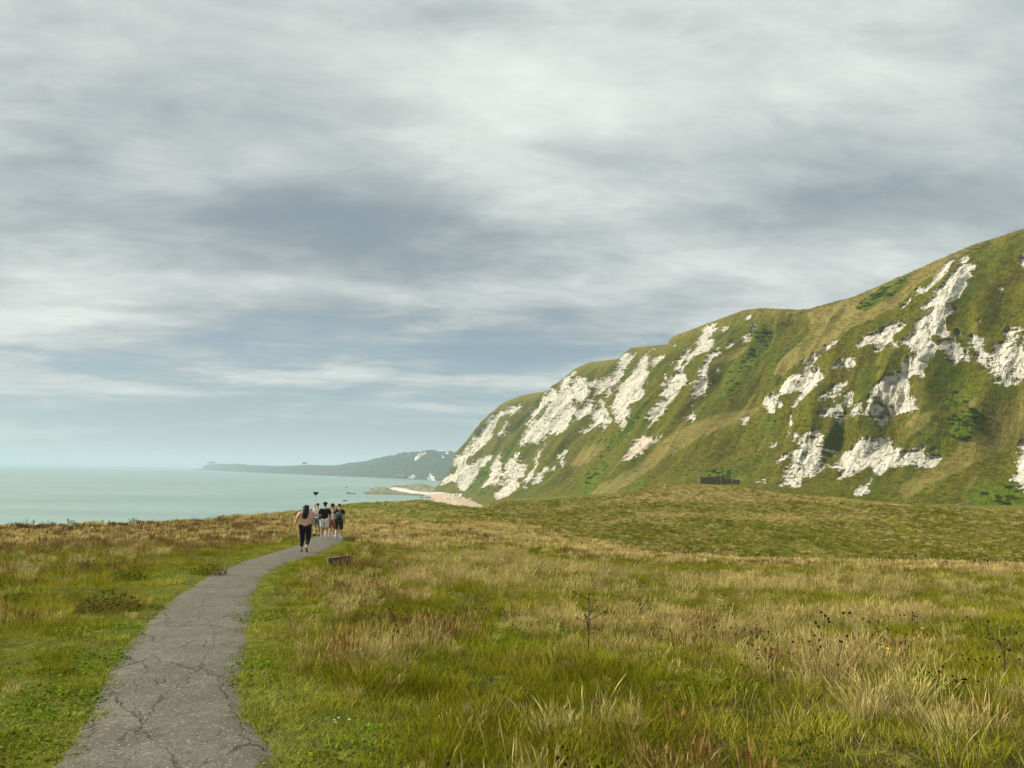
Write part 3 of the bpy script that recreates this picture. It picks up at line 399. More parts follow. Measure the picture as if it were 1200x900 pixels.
def simple(name, c, rough=0.8, var=0.12, scale=20.0, metal=0.0, bump=0.0):
    m_, t, out = mat(name); tc_ = t.node('ShaderNodeTexCoord').outputs['Object']
    n = t.noise(tc_, scale, 4, 0.6)
    cc = t.mix(t.step(n, 0.3, 0.7), tuple(x*(1-var) for x in c), tuple(min(1, x*(1+var)) for x in c))
    b = t.node('ShaderNodeBsdfPrincipled', inp={'Base Color': cc, 'Roughness': rough, 'Metallic': metal, 'Specular IOR Level': 0.3})
    if bump: t.l.new(t.bump(n, 0.6, bump), b.inputs['Normal'])
    t.l.new(b.outputs[0], out.inputs[0]); return m_
def boxes(specs):
    """list of (centre, size, rotz, bevel) joined into one bmesh"""
    bm = bmesh.new()
    for (c, s, rz, bv) in specs:
        r = bmesh.ops.create_cube(bm, size=1.0); vs_ = r['verts']
        bmesh.ops.scale(bm, vec=s, verts=vs_)
        if bv: 
            es = list({e for v in vs_ for e in v.link_edges}); g = bmesh.ops.bevel(bm, geom=es, offset=bv, segments=2, affect='EDGES', profile=0.6); vs_ = list({v for f in g['faces'] for v in f.verts} | {v for v in vs_ if v.is_valid})
        bmesh.ops.rotate(bm, cent=(0, 0, 0), matrix=Matrix.Rotation(rz, 3, 'Z'), verts=vs_)
        bmesh.ops.translate(bm, vec=c, verts=vs_)
    return bm
def from_bm(name, bm, m_, parent=None, smooth=False):
    me = bpy.data.meshes.new(name); bm.to_mesh(me); bm.free(); return link(name, me, m_, parent, smooth)
def tube(bm, p0, p1, r0, r1=None, seg=8):
    p0 = Vector(p0); p1 = Vector(p1); r1 = r0 if r1 is None else r1
    q = (p1-p0).to_track_quat('Z', 'Y').to_matrix(); rings = []
    for p, r in ((p0, r0), (p1, r1)):
        rings.append([bm.verts.new(p+q@Vector((r*math.cos(a), r*math.sin(a), 0))) for a in (2*math.pi*k/seg for k in range(seg))])
    for k in range(seg): bm.faces.new((rings[0][k], rings[0][(k+1) % seg], rings[1][(k+1) % seg], rings[1][k]))
    bm.faces.new(rings[0][::-1]); bm.faces.new(rings[1]); return bm
def H(x, y): return float(ground_h(np.array(float(x)), np.array(float(y))))

# ================================================================= what grows where on the meadow
PATHA = np.array(PATH); PSEG = np.concatenate([[0], np.cumsum(np.hypot(*np.diff(PATHA, axis=0).T))])
def path_gap(x, y):
    """distance from the edge of the path (negative on it) and the side"""
    d, s, al = poly_dist(x, y, PATH)
    wd = np.interp(al, PSEG, PATHW)
    ragged = 0.05*(fbm(al/1.1, s*3+1, 41, 3)) + 0.04*fbm(al/0.3, s*5, 43, 2)
    return d-wd/2+ragged, s
def blob(x, y, cx, cy, rx_, ry_):
    return np.exp(-(((x-cx)/rx_)**2+((y-cy)/ry_)**2))
def fields(x, y):
    x = np.asarray(x, float); y = np.asarray(y, float)
    gap, side = path_gap(x, y)
    dist = np.hypot(x, y)
    n1 = fbm(x/4.5, y/4.5, 101, 4); n2 = fbm(x/1.3, y/1.6, 111, 3); n3 = fbm(x/9.0, y/13.0, 121, 3)
    left = (side > 0)
    verge = 1-sstep(0.35+0.35*left, 1.5+1.3*left, gap+0.5*n2)
    straw = sstep(-0.15, 0.75, 0.45*n1+0.95*n2+0.35*n3+0.04)
    crest = sstep(26, 36, y)*(1-sstep(52, 66, y+0.15*x))*(x > -6)
    straw = np.clip(straw*(1-.25*left) + crest*sstep(-0.2, 0.5, n1+0.3+.4*n2)*0.75, 0, 1)
    for b in ((3.0, 12.2, 1.5, 1.8), (3.1, 6.9, .55, .6), (0.5, 5.0, .30, .45), (6.5, 13.5, 1.6, 1.3), (-1.2, 17, 1.8, 2.5), (-.5, 26, 3, 3), (9.0, 23, 4, 3), (22.5, 103, 5, 4), (27, 127, 9, 8), (36, 119, 12, 5), (40, 100, 9, 2.5), (-2.6, 10.5, .5, 1.6)):
        straw = np.clip(straw + 1.1*blob(x, y, *b), 0, 1)
    straw = straw*(1-0.85*verge)
    hill = sstep(60, 72, y+0.1*x)*(x > -30)
    straw = straw*(1-0.72*hill) + hill*0.8*(blob(x, y, 27, 127, 11, 7)+blob(x, y, 38, 118, 14, 4)+blob(x, y, 22.5, 103, 3.0, 3)+blob(x, y, 55, 124, 16, 3)+blob(x, y, 33, 96, 7, 2))
    rust = sstep(0.05, 0.5, fbm(x/3.2, y/4.0, 131, 4)+0.45*n2-0.05)*(0.30+0.55*left*sstep(.8, 2.5, gap))
    rust = rust + left*sstep(2, 6, gap)*0.15
    for b in ((-7.9, 17.5, 1.6, 1.4), (1.05, 4.5, .30, .35), (-8.6, 28, 2.5, 4), (-1.7, 7.5, .35, .8), (-.9, 9, .5, .9), (-3.8, 20.0, 1.3, .9), (-11, 36, 2.5, 5), (-5.2, 20.6, .8, .5)):
        rust = rust + 0.9*blob(x, y, *b)
    knoll = np.clip(1.3*blob(x, y, -17, 88, 10, 26), 0, 1)          # a mown, greener rise towards the shore
    straw = straw*(1-.9*knoll); rust = rust*(1-knoll)
    rust = np.clip(rust*(1-verge)*(1-0.9*hill), 0, 1)
    lush = np.clip(verge*0.8 + .9*knoll + sstep(0.1, 0.5, -n1+0.3*n2)*0.6, 0, 1)
    return dict(gap=gap, left=left, verge=verge, straw=np.clip(straw, 0, 1), rust=rust, lush=lush, hill=hill, dist=dist, crest=crest)

# ================================================================= ground
def warp(a, b, n, fine, centre=0.0):
    t = np.linspace(np.arcsinh((a-centre)/fine), np.arcsinh((b-centre)/fine), n); return centre+fine*np.sinh(t)
gx = warp(-170, 420, 560, 6.0, -2.0); gy = np.concatenate([np.linspace(-60, 0, 50)[:-1], warp(0, 560, 560, 14.0)])
GX, GY = np.meshgrid(gx, gy)
GZ = ground_h(GX, GY)
Fg = fields(GX, GY)
GZ = GZ - 0.07*(1-sstep(-0.15, 0.02, Fg['gap']))
gme = grid_mesh('ground', GX, GY, GZ)
for k in ('straw', 'rust', 'lush', 'hill'): fattr(gme, k, Fg[k])
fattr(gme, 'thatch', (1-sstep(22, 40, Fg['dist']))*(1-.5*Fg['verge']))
m_ground, t, out = mat('turf')
geo = t.node('ShaderNodeNewGeometry').outputs['Position']
na = t.noise(t.vmul(geo, (1.5, 0.5, 1)), 0.9, 7, 0.75); nb = t.noise(geo, 5.0, 5, 0.7); nc = t.noise(t.vmul(geo, (1, 1, 1)), 0.16, 5, 0.6)
nd = t.noise(t.vmul(geo, (1.8, 0.45, 1)), 1.6, 7, 0.8)
green = t.mix(t.step(nb, 0.3, 0.72), (0.046, 0.052, 0.003), (0.165, 0.150, 0.014))
green = t.mix(t.step(nd, 0.50, 0.72), green, (0.19, 0.155, 0.045))
green = t.mix(t.m('MULTIPLY', t.step(na, 0.52, 0.66), t.attr('hill')), green, (0.050, 0.048, 0.004))
straw = t.mix(nb, (0.15, 0.115, 0.04), (0.34, 0.26, 0.11))
rustc = t.mix(nb, (0.07, 0.032, 0.010), (0.16, 0.075, 0.022))
lushc = t.mix(nb, (0.065, 0.100, 0.005), (0.155, 0.195, 0.014))
c = t.mix(t.m('MULTIPLY', t.attr('lush'), 0.65), green, lushc)
c = t.mix(t.m('MULTIPLY', t.attr('straw'), t.step(nb, 0.15, 0.6)), c, straw)
c = t.mix(t.m('MULTIPLY', t.attr('rust'), 0.8), c, rustc)
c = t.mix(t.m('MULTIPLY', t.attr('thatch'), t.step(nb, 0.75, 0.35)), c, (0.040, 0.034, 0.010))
b = t.node('ShaderNodeBsdfPrincipled', inp={'Base Color': c, 'Roughness': 0.95, 'Specular IOR Level': 0.1})
hb = t.m('ADD', t.m('MULTIPLY', nb, 0.5), na)
t.l.new(t.bump(hb, 0.8, 0.25), b.inputs['Normal']); t.l.new(b.outputs[0], out.inputs[0])
ground = tag(link('ground', gme, m_ground, smooth=True), 'grassy headland meadow falling away to the sea', None, kind='structure')

# ================================================================= path
def make_path():
    P = np.array(PATH); s = PSEG; L = s[-1]; ns_ = int(L/0.07); nt = 26
    ss = np.linspace(0, L, ns_)
    kx = np.interp(ss, s, P[:, 0]); ky = np.interp(ss, s, P[:, 1])
    ker = np.hanning(31); ker /= ker.sum()
    kx = np.convolve(np.pad(kx, 15, mode='edge'), ker, 'valid'); ky = np.convolve(np.pad(ky, 15, mode='edge'), ker, 'valid')
    tx = np.gradient(kx); ty = np.gradient(ky); l = np.hypot(tx, ty); nx, ny = ty/l, -tx/l
    wd = np.interp(ss, s, PATHW)/2+0.12
    tt = np.linspace(-1, 1, nt)
    X = kx[:, None]+nx[:, None]*tt*wd[:, None]; Y = ky[:, None]+ny[:, None]*tt*wd[:, None]
    Z = ground_h(X, Y)+0.006-0.035*np.abs(tt)**4 + 0.012*fbm(X/1.2, Y/1.2, 5, 3)
    me = grid_mesh('path', X, Y, Z); U = np.stack([tt[None]*wd[:, None], np.repeat(ss[:, None], nt, 1), 0*X], -1)
    fattr(me, 'puv', U, 'FLOAT_VECTOR'); fattr(me, 'edge', np.repeat(np.abs(tt)[None], ns_, 0)); return me
pme = make_path()
m_path, t, out = mat('worn_tarmac')
pv = t.attr('puv', out=1); geo = t.node('ShaderNodeNewGeometry').outputs['Position']
fine = t.noise(geo, 90, 3, 0.8); grit = t.node('ShaderNodeTexVoronoi', inp={'Scale': 75.0}); t.l.new(geo, grit.inputs['Vector'])
mot = t.noise(geo, 1.6, 5, 0.65); mo2 = t.noise(geo, 7.0, 4, 0.6)
base = t.mix(t.step(mot, 0.3, 0.7), (0.082, 0.075, 0.057), (0.130, 0.120, 0.092))
base = t.mix(t.step(mo2, 0.45, 0.7), base, (0.088, 0.078, 0.058))
sepc = t.node('ShaderNodeSeparateColor'); t.l.new(grit.outputs['Color'], sepc.inputs[0])
base = t.mix(t.step(sepc.outputs[0], 0.90, 0.97), base, (0.21, 0.195, 0.155))
base = t.mix(t.m('MULTIPLY', t.step(sepc.outputs[1], 0.70, 0.95), 0.7), base, (0.05, 0.044, 0.034))
wob = t.node('ShaderNodeTexNoise', inp={'Scale': 2.6, 'Detail': 5.0, 'Roughness': 0.65}); t.l.new(pv, wob.inputs['Vector'])
dv = t.node('ShaderNodeVectorMath', operation='MULTIPLY_ADD'); t.l.new(wob.outputs['Color'], dv.inputs[0]); dv.inputs[1].default_value = (0.28, 0.5, 0); t.l.new(pv, dv.inputs[2])
vor = t.node('ShaderNodeTexVoronoi', feature='DISTANCE_TO_EDGE', inp={'Scale': 1.0, 'Randomness': 1.0}); t.l.new(t.vmul(dv.outputs[0], (2.3, 0.40, 1)), vor.inputs['Vector'])
wid = t.m('MULTIPLY_ADD', t.noise(pv, 1.7, 4, 0.7), 0.075, -0.030)
crk = t.m('SUBTRACT', 1.0, t.m('DIVIDE', vor.outputs['Distance'], t.m('MAXIMUM', wid, 0.001)), clamp=True)
crk = t.step(crk, 0.05, 0.65)
v2 = t.node('ShaderNodeTexVoronoi', feature='DISTANCE_TO_EDGE', inp={'Scale': 1.0}); t.l.new(t.vmul(dv.outputs[0], (3.6, 1.3, 1)), v2.inputs['Vector'])
c2 = t.m('MULTIPLY', t.m('SUBTRACT', 1.0, t.m('DIVIDE', v2.outputs['Distance'], 0.035), clamp=True), t.step(t.noise(pv, 0.9, 3, 0.5), 0.56, 0.64))
crack = t.m('MAXIMUM', crk, t.m('MULTIPLY', c2, 0.6))
base = t.mix(t.m('MULTIPLY', crack, 0.62), base, (0.040, 0.028, 0.014))
edg = t.step(t.m('ADD', t.attr('edge'), t.m('MULTIPLY', t.m('SUBTRACT', mo2, 0.5), 0.7)), 0.74, 0.98)
base = t.mix(edg, base, (0.075, 0.058, 0.032))
b = t.node('ShaderNodeBsdfPrincipled', inp={'Base Color': base, 'Roughness': 0.93, 'Specular IOR Level': 0.2})
hh = t.m('SUBTRACT', t.m('ADD', t.m('MULTIPLY', fine, 0.25), t.m('MULTIPLY', mo2, 0.6)), t.m('MULTIPLY', crack, 1.6))
t.l.new(t.bump(hh, 0.8, 0.015), b.inputs['Normal']); t.l.new(b.outputs[0], out.inputs[0])
tag(link('path', pme, m_path, smooth=True), 'cracked grey tarmac footpath curving through the meadow', None, kind='structure')

# ================================================================= sea
def make_sea():
    ang = np.linspace(-math.pi, math.pi, 97); rr = np.concatenate([[0], np.geomspace(20, 30000, 70)])
    Rr, A = np.meshgrid(rr, ang, indexing='ij')
    return grid_mesh('sea', Rr*np.sin(A), Rr*np.cos(A), np.full_like(Rr, SEA))
m_sea, t, out = mat('sea_water')
geo = t.node('ShaderNodeNewGeometry').outputs['Position']
s1 = t.noise(t.vmul(geo, (0.25, 1.0, 1)), 0.35, 5, 0.6); s2 = t.noise(t.vmul(geo, (0.4, 1.0, 1)), 0.012, 4, 0.55)
s3 = t.noise(t.vmul(geo, (0.15, 1.0, 1)), 0.05, 7, 0.7)
cc = t.mix(t.step(s2, 0.35, 0.65), (0.150, 0.240, 0.205), (0.205, 0.290, 0.240))
cc = t.mix(t.m('MULTIPLY', t.step(s3, 0.5, 0.75), 0.4), cc, (0.150, 0.238, 0.215))
b = t.node('ShaderNodeBsdfPrincipled', inp={'Base Color': cc, 'Roughness': 0.32, 'Specular IOR Level': 0.35, 'IOR': 1.33})
t.l.new(t.bump(t.m('ADD', s1, t.m('MULTIPLY', s3, 1.5)), 0.5, 0.5), b.inputs['Normal']); t.l.new(b.outputs[0], out.inputs[0])
tag(link('sea', make_sea(), m_sea), 'pale turquoise calm sea fading into haze', None, kind='structure')

# ================================================================= beach, reef and rock ledge
def sdf(x, y, P):
    d, _, _ = poly_dist(x, y, list(P)+[P[0]]); return np.where(in_poly(x, y, P), d, -d)
def shore_mesh(name, P, hmax, slope, amp, n=170, seed=1, mfreq=9.0):
    xs = [p[0] for p in P]; ys = [p[1] for p in P]
    X, Y = np.meshgrid(np.linspace(min(xs)-6, max(xs)+6, n), np.linspace(min(ys)-20, max(ys)+20, n*2))
    d = sdf(X, Y, P)+3.5*fbm(X/14, Y/24, seed, 3)
    Z = SEA + np.minimum(d*slope, hmax) + amp*fbm(X/mfreq, Y/mfreq, seed+5, 4)*sstep(-1, 4, d) + np.where(d < 0, d*0.05, 0)
    me = grid_mesh(name, X, Y, np.maximum(Z, SEA-2.5)); fattr(me, 'shore', d); return me
def shore_mat(name, ca, cb, cc_, bumpd, sc=0.5):
    m_, t, out = mat(name); geo = t.node('ShaderNodeNewGeometry').outputs['Position']
    n = t.noise(geo, sc, 6, 0.7); n2 = t.noise(t.vmul(geo, (1, .3, 1)), 0.08, 4, 0.6); n3 = t.noise(geo, sc*0.4, 4, 0.7)
    c = t.mix(t.step(n, 0.35, 0.65), ca, cb); c = t.mix(t.step(t.m('ADD', t.m('MULTIPLY', n3, .6), t.m('MULTIPLY', n2, .4)), 0.50, 0.60), c, cc_)
    wet = t.step(t.attr('shore'), 0.0, 5.0); c = t.mix(wet, tuple(v*0.55 for v in ca), c)
    b = t.node('ShaderNodeBsdfPrincipled', inp={'Base Color': c, 'Roughness': 0.9}); t.l.new(t.bump(n, 0.7, bumpd), b.inputs['Normal']); t.l.new(b.outputs[0], out.inputs[0]); return m_
m_beach, t, out = mat('shingle_and_chalk')
geo = t.node('ShaderNodeNewGeometry').outputs['Position']
n = t.noise(geo, 0.35, 6, 0.7); n2 = t.noise(t.vmul(geo, (1, .25, 1)), 0.07, 5, 0.65)
pink = t.mix(t.step(n, 0.35, 0.65), (0.33, 0.245, 0.165), (0.44, 0.335, 0.225)); white = t.mix(t.step(n, 0.4, 0.6), (0.56, 0.53, 0.44), (0.40, 0.37, 0.29))
far_ = t.step(t.m('ADD', t.node('ShaderNodeSeparateXYZ', inp={0: geo}).outputs[1], t.m('MULTIPLY', t.m('SUBTRACT', n2, 0.5), 150)), 720, 780)
cc = t.mix(far_, pink, white); cc = t.mix(t.step(n2, 0.6, 0.68), cc, (0.60, 0.54, 0.44))
cc = t.mix(t.step(t.attr('shore'), 0.0, 4.0), (0.26, 0.21, 0.15), cc)
b = t.node('ShaderNodeBsdfPrincipled', inp={'Base Color': cc, 'Roughness': 0.9}); t.l.new(t.bump(n, 0.6, 0.5), b.inputs['Normal']); t.l.new(b.outputs[0], out.inputs[0])
tag(link('beach', shore_mesh('beach', BEACH_XY, 1.6, 0.09, 0.35, seed=3), m_beach, smooth=True), 'pinkish shingle beach with a white chalk bar below the cliff', None, kind='structure')
m_reef = shore_mat('weedy_chalk_reef', (0.07, 0.085, 0.02), (0.15, 0.145, 0.06), (0.26, 0.235, 0.15), 0.8)
tag(link('reef', shore_mesh('reef', REEF_XY, 0.7, 0.12, 0.9, n=150, seed=13, mfreq=6), m_reef), 'low weedy rock reef running out into the sea', None, kind='structure')
m_ledge = shore_mat('green_ledge', (0.075, 0.085, 0.03), (0.15, 0.14, 0.06), (0.33, 0.30, 0.22), 0.8, 0.3)
tag(link('shore_ledge', shore_mesh('shore_ledge', LEDGE_XY, 5.5, 0.13, 2.2, n=150, seed=23, mfreq=14), m_ledge), 'green rock ledge at the foot of the headland', None, kind='structure')

def rock_mesh(name, size, seed, flat=0.55):
    bm = bmesh.new(); bmesh.ops.create_icosphere(bm, subdivisions=3, radius=1.0)
    rg = random.Random(seed); ph = [Vector((rg.uniform(-1, 1), rg.uniform(-1, 1), rg.uniform(-1, 1))).normalized() for _ in range(9)]; th = [rg.uniform(.45, .85) for _ in ph]
    for v in bm.verts:
        p = v.co.normalized()
        for d, h in zip(ph, th):
            k = p.dot(d)
            if k > h: p = p-d*(k-h)*0.9
        p *= 1+0.12*(float(fbm(p.x*2.3+seed, p.y*2.3+p.z*1.7, seed, 3)))
        v.co = Vector((p.x*size, p.y*size*0.8, p.z*size*flat))
    me = bpy.data.meshes.new(name); bm.to_mesh(me); bm.free(); return me
m_seark = simple('wet_dark_rock', (0.09, 0.085, 0.055), 0.7, 0.4, 1.2, bump=0.3)
m_chalkrk = simple('chalk_boulder', (0.68, 0.65, 0.57), 0.9, 0.14, 1.5, bump=0.3)
sea_lab = ['largest dark rock in the group standing clear of the reef tip', 'small dark rock left of the largest one off the reef', 'dark flat rock between the largest one and the reef tip', 'tiny dark rock just in front of the rocks off the reef', 'lone dark rock in the sea nearest the meadow, right of the walkers', 'flat dark rock farthest left in the line seaward of the reef', 'low dark rock just off the far arm of the reef', 'dark rock left of the two beside the beach corner', 'middle dark rock of three in the water at the beach corner', 'dark rock right beside the wet corner of the beach', 'low dark rock between the far arm of the reef and the rock farthest left', 'small dark rock touching the near tip of the reef']
for i, (x, y, s_) in enumerate(SEA_ROCKS):
    o = link('sea_rock', rock_mesh('sea_rock', s_*.6, 30+i, 0.5), m_seark); o.location = (x, y, SEA+s_*0.12); o.scale = (1.5, 1, 1)
    tag(o, sea_lab[i], 'rock', 'rocks in the shallow sea by the reef')
bl = ['chalk boulder at the seaward end of the rockfall', 'chalk boulder second from the sea in the rockfall', 'broad chalk boulder in the middle of the rockfall', 'largest chalk boulder in the rockfall against the cliff foot', 'chalk boulder at the landward end of the rockfall', 'white boulder on the shingle in front of the rockfall', 'small white boulder below the middle of the rockfall', 'chalk boulder up against the foot of the white face behind the rockfall', 'pale boulder on the shingle at the green foot of the slope', 'small pale boulder left of the one at the green foot', 'boulder at the narrow near end of the beach', 'small stone block where the beach meets the meadow', 'smallest stone block where the beach meets the slope', 'small chalk boulder low in the rockfall', 'small chalk boulder high at the seaward side of the rockfall']
for i, (x, y, s_) in enumerate(BEACH_ROCKS):
    o = link('chalk_boulder', rock_mesh('chalk_boulder', s_, 60+i, 0.6), m_chalkrk); o.location = (x, y, SEA+1.3); o.rotation_euler = (0, 0, i*1.3)
    tag(o, bl[i], 'boulder', 'boulders fallen on the beach')

# ================================================================= cliff
tcol, vrow, CU, CV, CS, CX, CY, CZ = cliff_surface()
UU = tcol[CU]
def raster(L, blur, grow=False):
    Mk = np.zeros(UU.shape)
    for wgt, s_ in L:
        P = [tuple(map(float, p.split(','))) for p in s_.split()]
        us = [p[0] for p in P]; vs__ = [p[1] for p in P]
        j0, j1 = np.searchsorted(tcol, min(us)), np.searchsorted(tcol, max(us))+1
        i0, i1 = np.searchsorted(vrow, min(vs__)), np.searchsorted(vrow, max(vs__))+1
        if j1 <= j0 or i1 <= i0: continue
        m_ = in_poly(UU[i0:i1, j0:j1], CV[i0:i1, j0:j1], P)
        sub = Mk[i0:i1, j0:j1]; sub[m_] = np.where(abs(wgt) > np.abs(sub[m_]), wgt, sub[m_])
    for k in range(blur):
        for ax in (0, 1):
            p = np.pad(Mk, [(1, 1) if a == ax else (0, 0) for a in (0, 1)], mode='edge')
            Mk = (p[:-2]+2*p[1:-1]+p[2:])/4 if ax == 0 else (p[:, :-2]+2*p[:, 1:-1]+p[:, 2:])/4
    return Mk
CH = raster(CHALK_UV, 2); CHW = raster(CHALK_UV, 40); LU = raster(LUSH_UV, 14)
pinkm = raster([(1.0, s_) for wgt, s_ in CHALK_UV if wgt > 1.1], 2)
# chalk is broken ground: cut it back a little and roughen it
B3, C3 = CX[7], CY[7]
dxn = CX[-1]-CX[7]; dyn = CY[-1]-CY[7]; ln = np.hypot(dxn, dyn); inx, iny = dxn/ln, dyn/ln
cr = np.clip(CH, 0, 1)
rr_ = 1-2*np.abs(fbm(CS/4.5, CV*16, 201, 4)); r2 = fbm(CS/2.0, CV*45, 211, 3)
ddp = cr*(0.8 + 0.9*rr_ + 0.7*r2 + 1.8*fbm(CS/3.4, CV*4, 231, 3)) + (1-cr)*sstep(0.03, 0.1, CV)*(CV < 0.97)*0.45*fbm(CS/3.0, CV*26, 221, 3)
CX = CX + inx[None]*ddp; CY = CY + iny[None]*ddp
cme = grid_mesh('cliff', CX, CY, CZ)
fattr(cme, 'chalk', CH*.66+CHW*.44); fattr(cme, 'near', np.clip(CHW*3.2+.12, 0, 1)); fattr(cme, 'lush', LU); fattr(cme, 'pink', pinkm)
fattr(cme, 'flow', np.stack([CS, CV*125, CZ], -1), 'FLOAT_VECTOR')
fattr(cme, 'brow', sstep(0.86, 0.99, CV))
m_cliff, t, out = mat('chalk_and_turf')
fl = t.attr('flow', out=1); geo = t.node('ShaderNodeNewGeometry').outputs['Position']
e1 = t.noise(t.vmul(fl, (1, 0.45, 0)), 0.32, 8, 0.75, 0.6); e2 = t.noise(t.vmul(fl, (0.9, 0.6, 0)), 0.9, 7, 0.8)
ex = t.noise(t.vmul(fl, (0.35, 1.5, 0)), 0.45, 5, 0.7)
e = t.m('ADD', t.m('MULTIPLY', t.m('SUBTRACT', e1, 0.5), 2.8), t.m('ADD', t.m('MULTIPLY', t.m('SUBTRACT', e2, 0.5), 4.0), t.m('MULTIPLY', t.m('SUBTRACT', ex, 0.5), 3.4)))
cm = t.step(t.m('ADD', t.attr('chalk'), t.m('MULTIPLY', e, t.m('MULTIPLY', t.attr('near'), 0.95))), 0.43, 0.50)
# scattered small exposures only where the slope is already broken
chc = t.mix(t.step(t.noise(geo, 0.28, 5, 0.65), 0.38, 0.68), (0.68, 0.645, 0.54), (0.57, 0.535, 0.43))
bed = t.noise(t.vmul(geo, (0.12, 0.12, 1.1)), 1.2, 5, 0.7); vert = t.noise(t.vmul(fl, (1.6, 0.16, 0)), 0.9, 6, 0.7, 0.4)
chc = t.mix(t.m('MULTIPLY', t.step(bed, 0.56, 0.72), 0.45), chc, (0.40, 0.375, 0.29))
chc = t.mix(t.m('MULTIPLY', t.step(vert, 0.55, 0.66), 0.7), chc, (0.26, 0.235, 0.13))
chc = t.mix(t.m('MULTIPLY', t.attr('pink'), 0.6), chc, (0.62, 0.47, 0.33))
spk = t.noise(geo, 1.1, 5, 0.8); chc = t.mix(t.step(spk, 0.60, 0.66), chc, (0.10, 0.095, 0.04))
wv = t.node('ShaderNodeTexNoise', inp={'Scale': 0.25, 'Detail': 4.0}); t.l.new(geo, wv.inputs['Vector'])
wp = t.node('ShaderNodeVectorMath', operation='MULTIPLY_ADD'); t.l.new(wv.outputs['Color'], wp.inputs[0]); wp.inputs[1].default_value = (5, 5, 5); t.l.new(fl, wp.inputs[2])
vr = t.node('ShaderNodeTexVoronoi', feature='DISTANCE_TO_EDGE', inp={'Scale': 1.0}); t.l.new(t.vmul(wp.outputs[0], (0.42, 0.17, 0)), vr.inputs['Vector'])
joint = t.m('SUBTRACT', 1.0, t.step(vr.outputs['Distance'], 0.0, 0.07)); chc = t.mix(t.m('MULTIPLY', joint, t.step(wv.outputs[0], 0.45, 0.62)), chc, (0.30, 0.275, 0.18))
g1 = t.noise(t.vmul(fl, (0.9, 0.14, 0)), 0.42, 7, 0.68, 0.5); g2 = t.noise(t.vmul(fl, (1, 0.5, 0)), 1.3, 6, 0.72); g3 = t.noise(t.vmul(fl, (1, 0.35, 0)), 0.05, 5, 0.6)
gg = t.mix(t.step(g2, 0.30, 0.70), (0.028, 0.033, 0.0005), (0.135, 0.128, 0.003))
gg = t.mix(t.m('MULTIPLY', t.step(g3, 0.45, 0.62), 0.75), gg, t.mix(g2, (0.022, 0.037, 0.0005), (0.086, 0.108, 0.003)))
gg = t.mix(t.m('MULTIPLY', t.step(g1, 0.52, 0.70), 0.55), gg, (0.20, 0.165, 0.035))
gg = t.mix(t.m('MULTIPLY', t.step(t.noise(t.vmul(fl, (.5, .5, 0)), 0.12, 6, 0.65), 0.52, 0.66), 0.6), gg, (0.095, 0.070, 0.008))
lu = t.attr('lush')
gg = t.mix(t.m('MULTIPLY', t.step(t.m('ADD', lu, t.m('MULTIPLY', t.m('SUBTRACT', g2, 0.5), 0.7)), 0.1, 0.9), 0.75), gg, t.mix(t.step(g2, 0.3, 0.7), (0.032, 0.055, 0.001), (0.100, 0.150, 0.004)))
gg = t.mix(t.m('MULTIPLY', t.step(t.m('ADD', t.m('MULTIPLY', lu, -1.0), t.m('MULTIPLY', t.m('SUBTRACT', g1, 0.5), 1.6)), 0.1, 0.8), 0.75), gg, t.mix(g2, (0.12, 0.10, 0.02), (0.27, 0.22, 0.07)))
gg = t.mix(t.m('MULTIPLY', t.attr('brow'), t.m('MULTIPLY', t.step(g1, 0.35, 0.6), 0.6)), gg, (0.17, 0.135, 0.035))
cf = t.mix(cm, gg, chc)
hgt = t.m('ADD', t.m('MULTIPLY_ADD', t.m('MULTIPLY', joint, cm), -0.6, t.m('MULTIPLY', cm, 0.5)), t.m('ADD', t.m('MULTIPLY', t.m('ADD', vert, bed), cm), t.m('MULTIPLY', g2, 0.6)))
b = t.node('ShaderNodeBsdfPrincipled', inp={'Base Color': cf, 'Roughness': 0.95, 'Specular IOR Level': 0.1})
t.l.new(t.bump(hgt, 0.9, 1.5), b.inputs['Normal']); t.l.new(b.outputs[0], out.inputs[0])
tag(link('cliff', cme, m_cliff, smooth=True), 'high green cliff with white chalk breaking through the turf', None, kind='structure')

# ================================================================= far coast
def far_coast():
    A = np.array(FAR_COAST); n = len(A); nu, nv = 700, 70
    t_ = np.linspace(0, 1, nu); c_ = np.stack([np.interp(t_*(n-1), np.arange(n), A[:, k]) for k in range(6)], 1)
    v = np.concatenate([[-0.05], np.linspace(0, 1, nv), [1.1, 1.5, 3.0]]); U_, V_ = np.meshgrid(np.arange(nu), v); vc = np.clip(V_, 0, 1)
    X = c_[U_, 0]+(c_[U_, 3]-c_[U_, 0])*V_; Y = c_[U_, 1]+(c_[U_, 4]-c_[U_, 1])*V_
    hgt_ = (c_[U_, 5]-c_[U_, 2]); Z = c_[U_, 2]+hgt_*(0.5*vc+0.5*sstep(0.02, 0.8, vc)) - np.maximum(V_-1, 0)*hgt_*0.1
    px_ = t_[U_]*345
    Z = Z + sstep(0.05, 0.3, vc)*hgt_*0.07*fbm(px_/9, vc*5, 301, 4) + sstep(0.5, 1.0, vc)*hgt_*0.035*fbm(px_/1.2, vc*9, 311, 3)
    Z = np.where(V_ < 0, SEA-2, Z)
    me = grid_mesh('far_hills', X, Y, Z); Mk = np.zeros(X.shape)
    for wgt, s_ in FAR_CHALK:
        P = [tuple(map(float, p.split(','))) for p in s_.split()]; Mk[in_poly(t_[U_], V_, P)] = 1
    fattr(me, 'chalk', Mk); fattr(me, 'fuv', np.stack([px_, vc*25, 0*px_], -1), 'FLOAT_VECTOR'); return me
m_far, t, out = mat('far_wooded_hill')
fu = t.attr('fuv', out=1); q1 = t.noise(fu, 0.5, 6, 0.7); q2 = t.noise(t.vmul(fu, (1, .5, 1)), 0.9, 6, 0.75)
